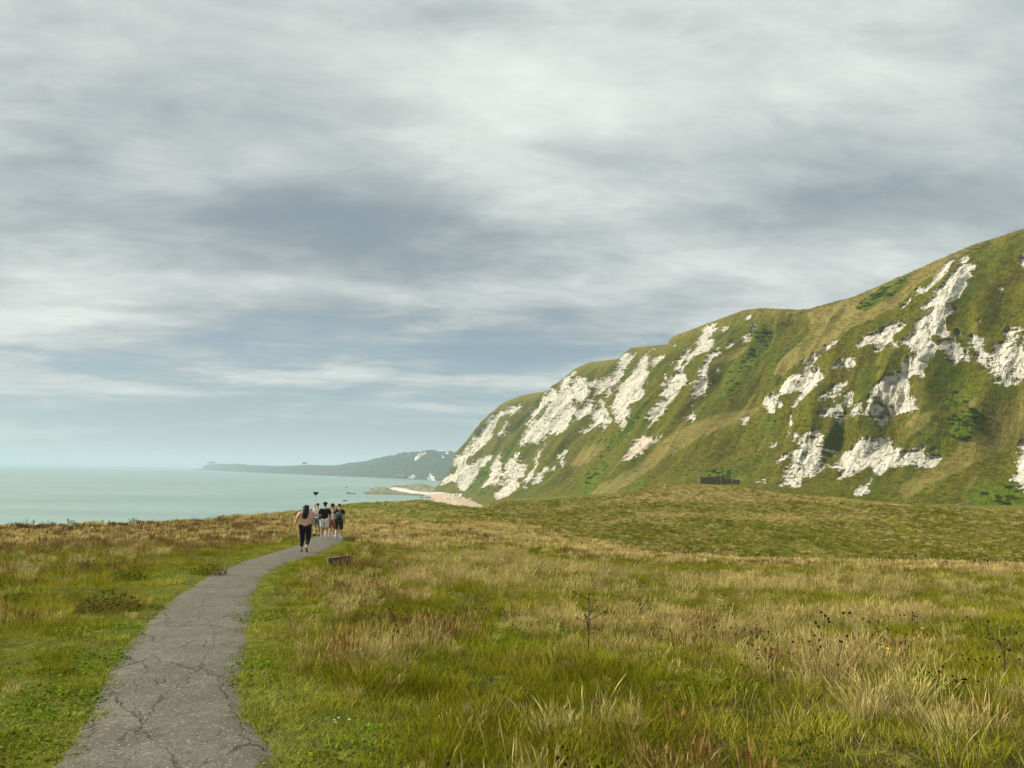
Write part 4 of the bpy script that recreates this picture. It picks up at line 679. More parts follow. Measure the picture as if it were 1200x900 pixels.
cf = t.mix(t.step(q1, 0.35, 0.65), (0.008, 0.024, 0.020), (0.040, 0.068, 0.040))
cf = t.mix(t.step(q2, 0.70, 0.76), cf, (0.30, 0.29, 0.25))
cf = t.mix(t.step(t.m('ADD', t.attr('chalk'), t.m('MULTIPLY', t.m('SUBTRACT', q2, 0.5), 4.0)), 0.95, 1.2), cf, (0.62, 0.60, 0.52))
b = t.node('ShaderNodeBsdfPrincipled', inp={'Base Color': cf, 'Roughness': 1.0}); t.l.new(b.outputs[0], out.inputs[0])
tag(link('far_hills', far_coast(), m_far, smooth=True), 'hazy blue wooded hills along the far coast', None, kind='structure')

m_wall = simple('pale_render', (0.80, 0.78, 0.72), 0.9, 0.05, 0.3); m_dwall = simple('grey_stone', (0.22, 0.22, 0.21), 0.9, 0.1, 0.3)
m_roof = simple('slate_roof', (0.13, 0.11, 0.10), 0.9, 0.15, 0.3); m_glass = simple('dark_window', (0.03, 0.035, 0.04), 0.2, 0.1, 1)
def far_house(x, y, z, kind, label, group):
    k = y/2200.0
    dims = {'castle': (22*k, 30, 4.5*k), 'block': (11*k, 16, 3.4*k), 'row': (22*k, 10, 3.4*k), 'house': (10*k, 9, 5*k)}[kind]
    wx, wy, wz = dims; dark = kind in ('castle', 'block')
    r = empty({'castle': 'castle', 'block': 'hotel', 'row': 'terrace', 'house': 'house'}[kind], (x, y, z-wz*0.25), 0, label, {'castle': 'castle', 'block': 'building', 'row': 'terrace', 'house': 'house'}[kind], group)
    if kind == 'castle':
        specs = [((0, 0, wz*.3), (wx, wy, wz*.6), 0, 0), ((wx*.12, 0, wz*.62), (wx*.36, wy*.8, wz*.75), 0, 0)]+[((wx*.12+sx_*wx*.18, -wy*.3, wz*.7), (wx*.07, wy*.2, wz*.9), 0, 0) for sx_ in (-1, 1)]+[((-wx*.48, 0, wz*.4), (wx*.06, wy*.3, wz*.8), 0, 0), ((wx*.48, 0, wz*.4), (wx*.06, wy*.3, wz*.8), 0, 0)]
        specs and from_bm('wall', boxes(specs[:1]), m_dwall, r); from_bm('keep', boxes(specs[1:2]), m_dwall, r); [from_bm('turret', boxes([q_]), m_dwall, r) for q_ in specs[2:]]
    else:
        from_bm('wall', boxes([((0, 0, wz/2), (wx, wy, wz), 0, 0)]), m_dwall if dark else m_wall, r)
        bm = bmesh.new(); o_ = 0.04*wx; rh = min(wz*.5, wy*.4)
        vv = [bm.verts.new(p) for p in ((-wx/2-o_, -wy/2-o_, wz+.02), (wx/2+o_, -wy/2-o_, wz+.02), (wx/2+o_, wy/2+o_, wz+.02), (-wx/2-o_, wy/2+o_, wz+.02), (-wx/2, 0, wz+rh), (wx/2, 0, wz+rh))]
        for f in ((0, 1, 5, 4), (2, 3, 4, 5), (0, 4, 3), (1, 2, 5), (3, 2, 1, 0)): bm.faces.new([vv[i] for i in f])
        from_bm('roof', bm, m_roof, r)
        nw = {'block': 4, 'row': 4, 'house': 2}[kind]; ns2 = 2
        for i in range(nw):
            for j in range(ns2): from_bm('window', boxes([((-wx/2+(i+.5)*wx/nw, -wy/2-.02, wz*(.28+.42*j)), (wx/nw*.35, .12, wz*.2), 0, 0)]), m_glass, r)
    return r
HL = ['broad grey castle keep on the farthest hazy headland', 'dark hotel block highest on the far skyline between the castle and the hills', 'low pale terrace on the skyline right beside the dark hotel block', 'small pale house on the skyline where the far hills begin to rise', 'white house on the shore below the left end of the far hills', 'left one of two white shore houses left of the chalk scar', 'right one of two white shore houses left of the chalk scar', 'pale terrace partway up the left shoulder of the far hill', 'pale terrace high on the far hill left of the chalk scar', 'white seafront terrace farthest left on the far shore', 'second white seafront terrace from the left on the far shore', 'third white seafront terrace from the left on the far shore', 'white seafront terrace farthest right on the far shore']
for i, (x, y, z, k) in enumerate(FAR_HOUSES): far_house(x, y, z, k, HL[i], 'buildings on the far coast')
(pxa, pya), (pxb, pyb) = PIER
L_ = math.hypot(pxb-pxa, pyb-pya); ang_ = math.atan2(pyb-pya, pxb-pxa)
bw = empty('breakwater', ((pxa+pxb)/2, (pya+pyb)/2, SEA), ang_, 'long thin harbour breakwater running out along the hazy horizon', 'breakwater')
from_bm('wall', boxes([((0, 0, 3.5), (L_, 26, 9), 0, 0)]), m_dwall, bw); from_bm('parapet', boxes([((0, 10, 10.1), (L_*0.99, 4, 4), 0, 0)]), m_dwall, bw)
bm = bmesh.new(); tube(bm, (L_/2-20, 0, 8), (L_/2-20, 0, 24), 5, 4, 10); from_bm('lighthouse', bm, m_wall, bw)

# ================================================================= plants: clump shapes
def blades(rg, n, rad, h, wdt, lean, curve, seg=3, hvar=0.5, head=0, headw=2.2):
    V, Fc, C = [], [], []
    for k in range(n):
        a = rg.uniform(0, 6.283); r = rad*math.sqrt(rg.random()); bx, by = r*math.cos(a), r*math.sin(a)
        hh_ = h*(1-hvar*rg.random()); la = a+rg.uniform(-1.2, 1.2); ln_ = lean*rg.uniform(0.2, 1.2)*hh_; cv = curve*rg.uniform(0.2, 1.3)*hh_
        fa = rg.uniform(0, 3.1416); fx, fy = math.cos(fa)*wdt/2, math.sin(fa)*wdt/2; cc_ = rg.random(); i0 = len(V)
        for s_ in range(seg+1):
            q = s_/seg; ox = math.cos(la)*(ln_*q+cv*q*q); oy = math.sin(la)*(ln_*q+cv*q*q); z = hh_*q*(1-0.25*(curve*q)**2)
            ww = (1-q*0.55) if head and q < 1 else (1-q)
            if head and s_ == seg-1: ww = headw
            if s_ == seg: V.append((bx+ox, by+oy, z)); C.append((cc_, q, 1.0 if head else 0))
            else:
                V += [(bx+ox-fx*ww, by+oy-fy*ww, z), (bx+ox+fx*ww, by+oy+fy*ww, z)]; C += [(cc_, q, 1.0 if (head and s_ >= seg-1) else 0)]*2
        for s_ in range(seg-1): j = i0+2*s_; Fc.append((j, j+1, j+3, j+2))
        j = i0+2*(seg-1); Fc.append((j, j+1, j+2))
    return V, Fc, C
def leaves(rg, n, rad, h, size, up=0.6):
    V, Fc, C = [], [], []
    for k in range(n):
        a = rg.uniform(0, 6.283); r = rad*math.sqrt(rg.random()); z = h*rg.random()*(1-(r/rad)**2*0.6)
        p = Vector((r*math.cos(a), r*math.sin(a), z)); nrm = Vector((rg.gauss(0, 1), rg.gauss(0, 1), rg.gauss(0, 1)+up*2)).normalized(); q = nrm.to_track_quat('Z', 'Y').to_matrix(); s_ = size*rg.uniform(.6, 1.3); i0 = len(V); cc_ = rg.random()
        for (u_, v_) in ((-.5, 0), (0, -.32), (.5, 0), (0, .32)): V.append(tuple(p+q@Vector((u_*s_, v_*s_, 0)))); C.append((cc_, z/max(h, .001), 0))
        Fc.append((i0, i0+1, i0+2, i0+3))
    return V, Fc, C
def join(*parts):
    V, Fc, C = [], [], []
    for v, f, c_ in parts:
        o_ = len(V); V += v; C += c_; Fc += [tuple(i+o_ for i in q) for q in f]
    return V, Fc, C
def stalks(rg, n, rad, h, wdt, hr, heads=3):
    """stiff stems with small round seed heads"""
    V, Fc, C = [], [], []
    for k in range(n):
        a = rg.uniform(0, 6.283); r = rad*math.sqrt(rg.random()); b0 = Vector((r*math.cos(a), r*math.sin(a), 0)); hh_ = h*rg.uniform(.6, 1); top = b0+Vector((rg.uniform(-.12, .12)*h, rg.uniform(-.12, .12)*h, hh_)); ends = [(b0, top)]
        for j in range(heads-1):
            m0 = b0.lerp(top, rg.uniform(.5, .8)); ends.append((m0, m0+Vector((rg.uniform(-.2, .2)*h, rg.uniform(-.2, .2)*h, rg.uniform(.15, .35)*h))))
        for p, q in ends:
            fa = rg.uniform(0, 3.14); f = Vector((math.cos(fa), math.sin(fa), 0))*wdt/2; i0 = len(V)
            V += [tuple(p-f), tuple(p+f), tuple(q+f*.6), tuple(q-f*.6)]; C += [(.3, .4, 0)]*4; Fc.append((i0, i0+1, i0+2, i0+3))
            i0 = len(V); V += [tuple(q+Vector(d)*hr) for d in ((1, 0, 0), (0, 1, 0), (-1, 0, 0), (0, -1, 0), (0, 0, .9), (0, 0, -.9))]; C += [(rg.random(), 1, 1)]*6
            for a_, b_ in ((0, 1), (1, 2), (2, 3), (3, 0)): Fc += [(i0+a_, i0+b_, i0+4), (i0+b_, i0+a_, i0+5)]
    return V, Fc, C
def grass_mat(name, dark, mid, light, head=None, trans=0.35, vary=(0.62, 1.30)):
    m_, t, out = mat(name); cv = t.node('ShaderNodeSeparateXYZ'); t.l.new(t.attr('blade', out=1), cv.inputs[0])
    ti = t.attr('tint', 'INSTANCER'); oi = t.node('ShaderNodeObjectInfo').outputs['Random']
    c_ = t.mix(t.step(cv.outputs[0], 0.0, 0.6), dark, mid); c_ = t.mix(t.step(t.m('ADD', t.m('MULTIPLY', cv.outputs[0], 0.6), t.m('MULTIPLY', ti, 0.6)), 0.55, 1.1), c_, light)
    if head: c_ = t.mix(cv.outputs[2], c_, head)
    hsv = t.node('ShaderNodeHueSaturation', inp={'Color': c_, 'Value': t.m('MULTIPLY_ADD', oi, vary[1]-vary[0], vary[0]), 'Hue': t.m('MULTIPLY_ADD', oi, 0.02, 0.49)})
    d = t.node('ShaderNodeBsdfDiffuse', inp={'Color': hsv.outputs[0]}); tr = t.node('ShaderNodeBsdfTranslucent', inp={'Color': hsv.outputs[0]})
    mx = t.node('ShaderNodeMixShader', inp={0: trans}); t.l.new(d.outputs[0], mx.inputs[1]); t.l.new(tr.outputs[0], mx.inputs[2]); t.l.new(mx.outputs[0], out.inputs[0]); return m_
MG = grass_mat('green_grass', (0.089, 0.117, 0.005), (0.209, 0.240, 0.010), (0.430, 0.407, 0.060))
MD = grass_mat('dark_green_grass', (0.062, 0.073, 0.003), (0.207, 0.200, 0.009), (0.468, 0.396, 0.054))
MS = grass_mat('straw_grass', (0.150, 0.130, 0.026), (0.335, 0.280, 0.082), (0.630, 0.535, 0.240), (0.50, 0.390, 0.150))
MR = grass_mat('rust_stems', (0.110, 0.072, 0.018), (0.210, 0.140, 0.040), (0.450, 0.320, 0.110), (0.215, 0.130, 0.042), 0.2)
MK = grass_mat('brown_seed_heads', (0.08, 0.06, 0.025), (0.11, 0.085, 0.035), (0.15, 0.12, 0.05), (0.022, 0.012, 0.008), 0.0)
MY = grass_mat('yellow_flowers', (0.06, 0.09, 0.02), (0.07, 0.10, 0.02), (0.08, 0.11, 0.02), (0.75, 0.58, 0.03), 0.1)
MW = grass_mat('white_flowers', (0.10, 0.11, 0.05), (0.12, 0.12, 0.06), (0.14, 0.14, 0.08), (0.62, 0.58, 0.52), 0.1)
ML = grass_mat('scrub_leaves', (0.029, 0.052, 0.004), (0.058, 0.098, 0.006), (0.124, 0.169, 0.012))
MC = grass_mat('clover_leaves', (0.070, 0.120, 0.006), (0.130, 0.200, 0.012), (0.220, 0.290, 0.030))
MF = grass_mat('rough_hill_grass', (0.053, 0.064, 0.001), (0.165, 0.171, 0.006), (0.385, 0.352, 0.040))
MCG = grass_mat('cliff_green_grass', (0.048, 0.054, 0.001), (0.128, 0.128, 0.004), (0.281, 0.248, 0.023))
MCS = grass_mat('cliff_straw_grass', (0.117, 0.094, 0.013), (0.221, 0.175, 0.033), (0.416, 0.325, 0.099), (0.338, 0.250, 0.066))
def plant_stuff(name, label, protos, matl, P, kind, rotz, scl, tint, tilt=None):
    """one object: the plants of one sort, spread over the land by geometry nodes"""
    cl = bpy.data.collections.new('shapes_of_'+name)
    for i, (V, Fc, C) in enumerate(protos):
        me = pyd(name+'_shape', V, Fc); fattr(me, 'blade', np.array(C, np.float32), 'FLOAT_VECTOR'); me.materials.append(matl)
        o = bpy.data.objects.new('%s_shape_%02d' % (name, i), me); cl.objects.link(o)
    me = bpy.data.meshes.new(name); n = len(P); me.vertices.add(n); me.vertices.foreach_set('co', np.asarray(P, np.float32).reshape(-1)); me.update()
    fattr(me, 'sort', kind, 'INT'); rot_ = np.zeros((n, 3)); rot_[:, 2] = rotz
    if tilt is not None: rot_[:, 0] = tilt[:, 0]; rot_[:, 1] = tilt[:, 1]
    fattr(me, 'turn', rot_, 'FLOAT_VECTOR'); fattr(me, 'size', scl, 'FLOAT_VECTOR'); fattr(me, 'tint', tint)
    o = link(name, me); me.materials.append(matl)
    ng = bpy.data.node_groups.new(name, 'GeometryNodeTree'); ng.interface.new_socket('Geometry', in_out='INPUT', socket_type='NodeSocketGeometry'); ng.interface.new_socket('Geometry', in_out='OUTPUT', socket_type='NodeSocketGeometry')
    N = ng.nodes; gi = N.new('NodeGroupInput'); go = N.new('NodeGroupOutput'); ip = N.new('GeometryNodeInstanceOnPoints'); ci = N.new('GeometryNodeCollectionInfo')
    ci.inputs['Collection'].default_value = cl; ci.inputs['Separate Children'].default_value = True; ci.inputs['Reset Children'].default_value = True
    def na_(nm, dt): 
        a_ = N.new('GeometryNodeInputNamedAttribute'); a_.data_type = dt; a_.inputs['Name'].default_value = nm; return a_.outputs['Attribute']
    ng.links.new(gi.outputs[0], ip.inputs['Points']); ng.links.new(ci.outputs[0], ip.inputs['Instance']); ip.inputs['Pick Instance'].default_value = True
    ng.links.new(na_('sort', 'INT'), ip.inputs['Instance Index']); ng.links.new(na_('turn', 'FLOAT_VECTOR'), ip.inputs['Rotation']); ng.links.new(na_('size', 'FLOAT_VECTOR'), ip.inputs['Scale'])
    ng.links.new(ip.outputs[0], go.inputs[0])
    md = o.modifiers.new('spread', 'NODES'); md.node_group = ng
    return tag(o, label, None, kind='stuff')
rg = random.Random(5)
P_turf = [blades(rg, 80, .20, .09, .0065, .6, .6, 3, .7) for _ in range(4)]
P_green = [blades(rg, 100, .17, .165, .0052, .35, .5, 4, .65) for _ in range(4)]
P_straw = [blades(rg, 16, .22, .46, .0036, .18, .35, 5, .5, 1, 2.2), blades(rg, 100, .17, .28, .0034, .16, .32, 5, .6, 1, 2.0), blades(rg, 22, .22, .36, .0036, .25, .45, 5, .6, 1, 2.2), blades(rg, 80, .14, .32, .0034, .14, .40, 5, .6, 1, 2.0)]
P_rust = [join(blades(rg, 26, .15, .38, .006, .15, .15, 5, .4, 1, 3.2), blades(rg, 22, .15, .3, .006, .3, .3, 3)) for _ in range(3)]
P_head = [stalks(rg, 3, .2, .42, .004, .011, 3) for _ in range(4)]
P_clov = [leaves(rg, 130, .20, .07, .024) for _ in range(3)]
P_fgreen = [blades(rg, 30, .24, .27, .026, .3, .4, 2, .6) for _ in range(3)]
P_fstraw = [blades(rg, 36, .25, .36, .016, .3, .4, 3, .6, 1, 1.8) for _ in range(3)]
P_frust = [blades(rg, 26, .25, .36, .022, .2, .3, 3, .6, 1, 1.8) for _ in range(2)]
P_fhead = [stalks(rg, 6, .5, .50, .010, .020, 3) for _ in range(2)]
P_bush = [join(leaves(rg, 420, 1.0, 1.1, .26, .3), blades(rg, 30, .5, .9, .05, .5, .2, 2)) for _ in range(3)]

def sample(rmin, rmax, dens, half=50):
    half = 78 if rmax <= 16 else (62 if rmax <= 34 else half)
    a_ = R(2*half)/2; area = a_*(rmax**2-rmin**2); n = int(area*dens)
    th = RNG.uniform(-R(half), R(half), n); r = np.sqrt(RNG.uniform(rmin**2, rmax**2, n)); return r*np.sin(th), r*np.cos(th)
def thin(x, y, p, F_): 
    k = RNG.random(len(x)) < p; return x[k], y[k], {a: b[k] for a, b in F_.items()}
def spread(zones, prob, sizef, tintf=None, nk=4, emb=0.02, seaok=2.0):
    X_, Y_, S_, T_ = [], [], [], []
    for (r0, r1, d_, k_) in zones:
        x, y = sample(r0, r1, d_); F_ = fields(x, y); p = prob(x, y, F_)*(F_['gap'] > 0.0)*((np.hypot(x+4.72, (y-21.0)*.6) > .55) | (RNG.random(len(x)) < .25))*(np.hypot(x+4.72, y-21.2) > .42)*(seaward(x, y) < seaok)
        x, y, F_ = thin(x, y, p, F_); s_ = sizef(x, y, F_)*k_
        X_.append(x); Y_.append(y); S_.append(s_); T_.append(tintf(x, y, F_) if tintf else RNG.random(len(x)))
    X_ = np.concatenate(X_); Y_ = np.concatenate(Y_); S_ = np.concatenate(S_); T_ = np.concatenate(T_); n = len(X_)
    Z_ = ground_h(X_, Y_)-emb
    return np.stack([X_, Y_, Z_], 1), RNG.integers(0, nk, n), RNG.uniform(0, 6.28, n), np.stack([S_, S_, S_*RNG.uniform(.75, 1.25, n)], 1), T_
NEAR = [(0.8, 8, 50, 1.0), (8, 16, 36, 1.0), (16, 34, 17, 1.2)]
def rnd(n, a, b): return RNG.uniform(a, b, n)
D_ = spread(NEAR, lambda x, y, F_: 0.35+0.65*np.clip(F_['lush']+F_['verge'], 0, 1), lambda x, y, F_: rnd(len(x), .7, 1.3)*(0.75+0.35*(1-F_['verge'])), lambda x, y, F_: np.clip(F_['lush']*.35+rnd(len(x), 0, .45)+.15*F_['verge']+.5*fbm(x/.7, y/.7, 541, 3), 0, 1))
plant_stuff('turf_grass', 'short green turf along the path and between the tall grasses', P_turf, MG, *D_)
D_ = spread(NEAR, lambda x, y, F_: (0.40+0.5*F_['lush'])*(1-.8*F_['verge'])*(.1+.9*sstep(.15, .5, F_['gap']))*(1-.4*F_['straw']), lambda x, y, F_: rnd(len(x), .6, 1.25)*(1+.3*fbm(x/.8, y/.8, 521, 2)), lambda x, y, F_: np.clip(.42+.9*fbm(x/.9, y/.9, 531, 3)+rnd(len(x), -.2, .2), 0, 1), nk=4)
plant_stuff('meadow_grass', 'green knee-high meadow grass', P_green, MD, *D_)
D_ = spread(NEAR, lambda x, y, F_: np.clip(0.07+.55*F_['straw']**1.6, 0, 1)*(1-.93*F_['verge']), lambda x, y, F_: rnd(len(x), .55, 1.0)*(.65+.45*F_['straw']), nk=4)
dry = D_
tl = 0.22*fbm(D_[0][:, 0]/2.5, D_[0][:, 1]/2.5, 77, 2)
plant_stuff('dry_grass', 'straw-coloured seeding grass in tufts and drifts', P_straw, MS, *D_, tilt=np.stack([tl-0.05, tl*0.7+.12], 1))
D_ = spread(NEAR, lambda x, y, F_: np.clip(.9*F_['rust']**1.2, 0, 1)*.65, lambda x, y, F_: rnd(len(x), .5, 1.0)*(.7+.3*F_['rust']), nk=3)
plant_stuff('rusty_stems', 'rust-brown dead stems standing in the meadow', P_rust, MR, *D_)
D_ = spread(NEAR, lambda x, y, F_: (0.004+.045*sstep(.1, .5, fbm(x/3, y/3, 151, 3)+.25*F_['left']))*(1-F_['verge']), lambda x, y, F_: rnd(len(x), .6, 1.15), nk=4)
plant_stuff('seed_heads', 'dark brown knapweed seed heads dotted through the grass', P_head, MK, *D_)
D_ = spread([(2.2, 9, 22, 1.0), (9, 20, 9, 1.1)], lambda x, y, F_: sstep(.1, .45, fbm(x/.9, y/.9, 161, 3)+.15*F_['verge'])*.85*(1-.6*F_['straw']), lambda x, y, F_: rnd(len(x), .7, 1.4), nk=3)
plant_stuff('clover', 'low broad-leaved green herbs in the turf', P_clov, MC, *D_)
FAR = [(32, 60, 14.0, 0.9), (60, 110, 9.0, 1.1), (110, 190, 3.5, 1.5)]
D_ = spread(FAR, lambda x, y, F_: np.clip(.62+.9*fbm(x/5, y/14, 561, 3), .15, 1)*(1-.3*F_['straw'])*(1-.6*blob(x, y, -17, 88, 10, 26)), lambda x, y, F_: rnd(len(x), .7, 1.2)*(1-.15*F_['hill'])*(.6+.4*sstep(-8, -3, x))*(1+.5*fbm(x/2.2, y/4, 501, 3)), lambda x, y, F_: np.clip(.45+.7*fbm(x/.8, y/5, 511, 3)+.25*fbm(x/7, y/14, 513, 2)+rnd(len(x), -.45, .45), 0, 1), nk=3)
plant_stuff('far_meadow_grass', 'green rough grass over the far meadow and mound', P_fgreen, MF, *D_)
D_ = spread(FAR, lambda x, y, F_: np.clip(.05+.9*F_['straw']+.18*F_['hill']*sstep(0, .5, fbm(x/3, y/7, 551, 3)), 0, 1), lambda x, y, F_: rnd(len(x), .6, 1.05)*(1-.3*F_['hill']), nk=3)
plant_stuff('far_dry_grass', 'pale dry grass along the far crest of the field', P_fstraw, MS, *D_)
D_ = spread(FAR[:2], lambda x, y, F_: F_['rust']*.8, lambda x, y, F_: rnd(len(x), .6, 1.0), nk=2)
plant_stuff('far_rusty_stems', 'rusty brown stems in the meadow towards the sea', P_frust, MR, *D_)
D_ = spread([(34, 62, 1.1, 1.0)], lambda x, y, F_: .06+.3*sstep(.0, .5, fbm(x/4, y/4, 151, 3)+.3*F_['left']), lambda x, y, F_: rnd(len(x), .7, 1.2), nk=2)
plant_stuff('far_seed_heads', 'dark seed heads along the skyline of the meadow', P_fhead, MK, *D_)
# crack-grown tufts on the path
n = 60; al = RNG.uniform(4, 20, n); u_ = RNG.uniform(-.55, .55, n); xs_ = np.interp(al, PSEG, PATHA[:, 0])+u_*np.interp(al, PSEG, PATHW)*.8; ys_ = np.interp(al, PSEG, PATHA[:, 1])
k = fbm(xs_/.6, ys_/.9, 171, 2) > 0.16; xs_, ys_ = xs_[k], ys_[k]; n = len(xs_)
plant_stuff('path_weeds', 'tiny moss and weed tufts growing in the path cracks', P_turf, MG, np.stack([xs_, ys_, ground_h(xs_, ys_)-.01], 1), RNG.integers(0, 4, n), RNG.uniform(0, 6, n), np.repeat(RNG.uniform(.18, .38, n)[:, None], 3, 1)*np.array([1.6, 1, .5]), np.full(n, .9))

# growth on the cliff: scrub in the hollows, tufts everywhere off the chalk
def cliff_points(p, n, vmax=1.2):
    fx = RNG.random(n)*(CX.shape[1]-1); fy = 7+RNG.random(n)*(np.searchsorted(vrow, vmax)-8)
    i = fy.astype(int); j = fx.astype(int); k = RNG.random(n) < p[i, j]; i, j = i[k], j[k]
    a_ = RNG.random(len(i))[:, None]; b_ = RNG.random(len(i))[:, None]; G3 = np.stack([CX, CY, CZ], -1)
    return (G3[i, j]*(1-a_)+G3[i, j+1]*a_)*(1-b_)+(G3[i+1, j]*(1-a_)+G3[i+1, j+1]*a_)*b_, i, j
pt, i, j = cliff_points(np.clip(LU*1.6-0.22, 0, 1)*(CH < .2)*np.clip(.5+1.5*fbm(CS/7, CV*9, 401, 3), .05, 1), 30000, 0.97)
n = len(pt); sz_ = RNG.uniform(.25, .95, n); plant_stuff('cliff_scrub', 'dark green bushes and brambles in the hollows of the cliff', P_bush, ML, pt-[0, 0, .3], RNG.integers(0, 3, n), RNG.uniform(0, 6, n), np.stack([sz_*1.3, sz_*1.3, sz_*.8], 1), RNG.random(n))
dens_ = (CH < .15)*np.clip(.35+.5*fbm(CS/5, CV*20, 411, 3), 0, 1)
pt, i, j = cliff_points(dens_, 60000, 1.03); n = len(pt); sz_ = RNG.uniform(.6, 1.3, n)
lp = LU[i, j]+.5*fbm(CS[i, j]/6, CV[i, j]*4, 421, 3); kk = lp < -0.22
plant_stuff('cliff_dry_grass', 'tufts of dry grass on the shoulders of the cliff', P_fstraw, MCS, (pt-[0, 0, .05])[kk], RNG.integers(0, 3, kk.sum()), RNG.uniform(0, 6, kk.sum()), np.repeat(sz_[kk][:, None], 3, 1)*[3.0, 3.0, 1.2], RNG.random(kk.sum())*.7)
kk = ~kk
plant_stuff('cliff_grass', 'rough green grass tufts on the cliff', P_fgreen, MCG, (pt-[0, 0, .05])[kk], RNG.integers(0, 3, kk.sum()), RNG.uniform(0, 6, kk.sum()), np.repeat(sz_[kk][:, None], 3, 1)*[3.2, 3.2, 1.8], RNG.random(kk.sum())*.8)

# ================================================================= single plants that stand out
def single_plant(name, x, y, parts, label, cat, group=None, rz=0.0, sc=1.0):
    r = empty(name, (x, y, H(x, y)-.02), rz, label, cat, group); r.scale = (sc, sc, sc)
    for nm, (V, Fc, C), m_ in parts:
        me = pyd(nm, V, Fc); fattr(me, 'blade', np.array(C, np.float32), 'FLOAT_VECTOR'); link(nm, me, m_, r)
    return r
def thistle(seed, h=.85):
    rg_ = random.Random(seed); bm = bmesh.new(); bh = []; top = Vector((.04, .02, h)); tube(bm, (0, 0, 0), top, .007, .004, 5); ends = [top]
    for k_ in range(9):
        f = rg_.uniform(.35, .92); p = Vector((0, 0, 0)).lerp(top, f); q = p+Vector((rg_.uniform(-1, 1)*.17, rg_.uniform(-1, 1)*.17, rg_.uniform(.06, .2)))*(1.25-f*.5); tube(bm, p, q, .004, .0025, 5); ends.append(q)
    for e_ in ends:
        b1 = bmesh.new(); bmesh.ops.create_icosphere(b1, subdivisions=2, radius=.009); bmesh.ops.scale(b1, vec=(1, 1, 1.25), verts=b1.verts[:]); bmesh.ops.translate(b1, vec=e_, verts=b1.verts[:]); bh.append(b1)
    return bm, bh
m_stem = simple('dead_stem', (0.07, 0.042, 0.022), .9, .3, 60); m_hd = simple('dead_head', (0.030, 0.018, 0.012), .9, .3, 90)
for (x, y, h_, lab) in ((0.78, 7.6, .62, 'tall dead thistle leaning in the grass at the middle of the near meadow'), (3.6, 12.3, .5, 'dead thistle behind the straw tufts, beside the yellow flowers'), (4.2, 6.6, .4, 'short dead thistle with one dark head near the right edge of the meadow')):
    r = empty('thistle', (x, y, H(x, y)-.02), x, lab, 'thistle', 'dead thistles in the meadow'); a_, b_ = thistle(int(x*10), h_); from_bm('stem', a_, m_stem, r); [from_bm('seed_head', q_, m_hd, r) for q_ in b_]
rg = random.Random(9)
single_plant('bush', -5.65, 10.9, [('foliage', join(leaves(rg, 700, .42, .30, .035, .2)), ML), ('dead_stems', blades(rg, 260, .5, .42, .008, .3, .2, 4), MR)], 'low dark green bush on the left edge of the path verge', 'bush')
single_plant('bush', -7.6, 15.3, [('foliage', leaves(rg, 600, .36, .28, .04, .2), ML)], 'small green bush in front of the rust-red grass patch', 'bush')
single_plant('bush', -6.6, 16.8, [('foliage', leaves(rg, 600, .36, .28, .04, .2), MD), ('dead_stems', blades(rg, 80, .4, .5, .01, .3, .2, 4), MR)], 'small brownish bush right of the rust-red grass patch', 'bush')
def fl_head(V, Fc, C, p, r, n=8):
    i0 = len(V); V.append((p[0], p[1], p[2]+r*.3)); C.append((.5, 1, 1))
    for k_ in range(n): V.append((p[0]+r*math.cos(6.283*k_/n), p[1]+r*math.sin(6.283*k_/n), p[2]+(r*.25 if k_ % 2 else -.2*r))); C.append((.5, 1, 1))
    for k_ in range(n): Fc.append((i0, i0+1+k_, i0+1+(k_+1) % n))
def flower(nh, h, r, seed):
    rg_ = random.Random(seed); V, Fc, C = blades(rg_, nh*2, .07, h*.7, .006, .3, .3, 3)
    heads_ = []
    for k_ in range(nh):
        p = (rg_.uniform(-.07, .07), rg_.uniform(-.07, .07), h*rg_.uniform(.85, 1.05)); i0 = len(V); V += [(p[0]-.002, p[1], 0), (p[0]+.002, p[1], 0), (p[0], p[1], p[2])]; C += [(.3, .5, 0)]*3; Fc.append((i0, i0+1, i0+2)); hv, hf, hc = [], [], []; fl_head(hv, hf, hc, p, r); heads_.append((hv, hf, hc))
    return (V, Fc, C), heads_
for (x, y, nh, h_, r_, mh, lab) in ((3.52, 12.9, 5, .45, .016, MY, 'pair of bright yellow flower heads in the straw grass right of centre'), (2.95, 5.95, 3, .35, .012, MY, 'small orange-yellow flowers near the bottom right of the meadow'), (5.3, 9.9, 2, .3, .014, MW, 'single white flower head at the right, beside a dark seed head'), (-1.0, 4.9, 4, .12, .009, MW, 'pale pinkish flower in the turf low at the right of the path'), (-2.1, 10.1, 14, .22, .008, MW, 'patch of small white flowers beside the right edge of the path'), (-9.0, 14.4, 9, .4, .018, MW, 'cream flower umbels left of the rust-red patch'), (-8.1, 10.9, 8, .4, .016, MW, 'cream flower umbels in the brown grass at the far left'), (-9.7, 12.4, 8, .4, .018, MW, 'cream flower umbels nearest the left edge of the meadow')):
    a_, b_ = flower(nh, h_, r_, int(x*7+50)); single_plant('wildflower', x, y, [('stems', a_, MG)]+[('flower_head', q_, mh) for q_ in b_], lab, 'flower', 'wildflowers in the meadow')

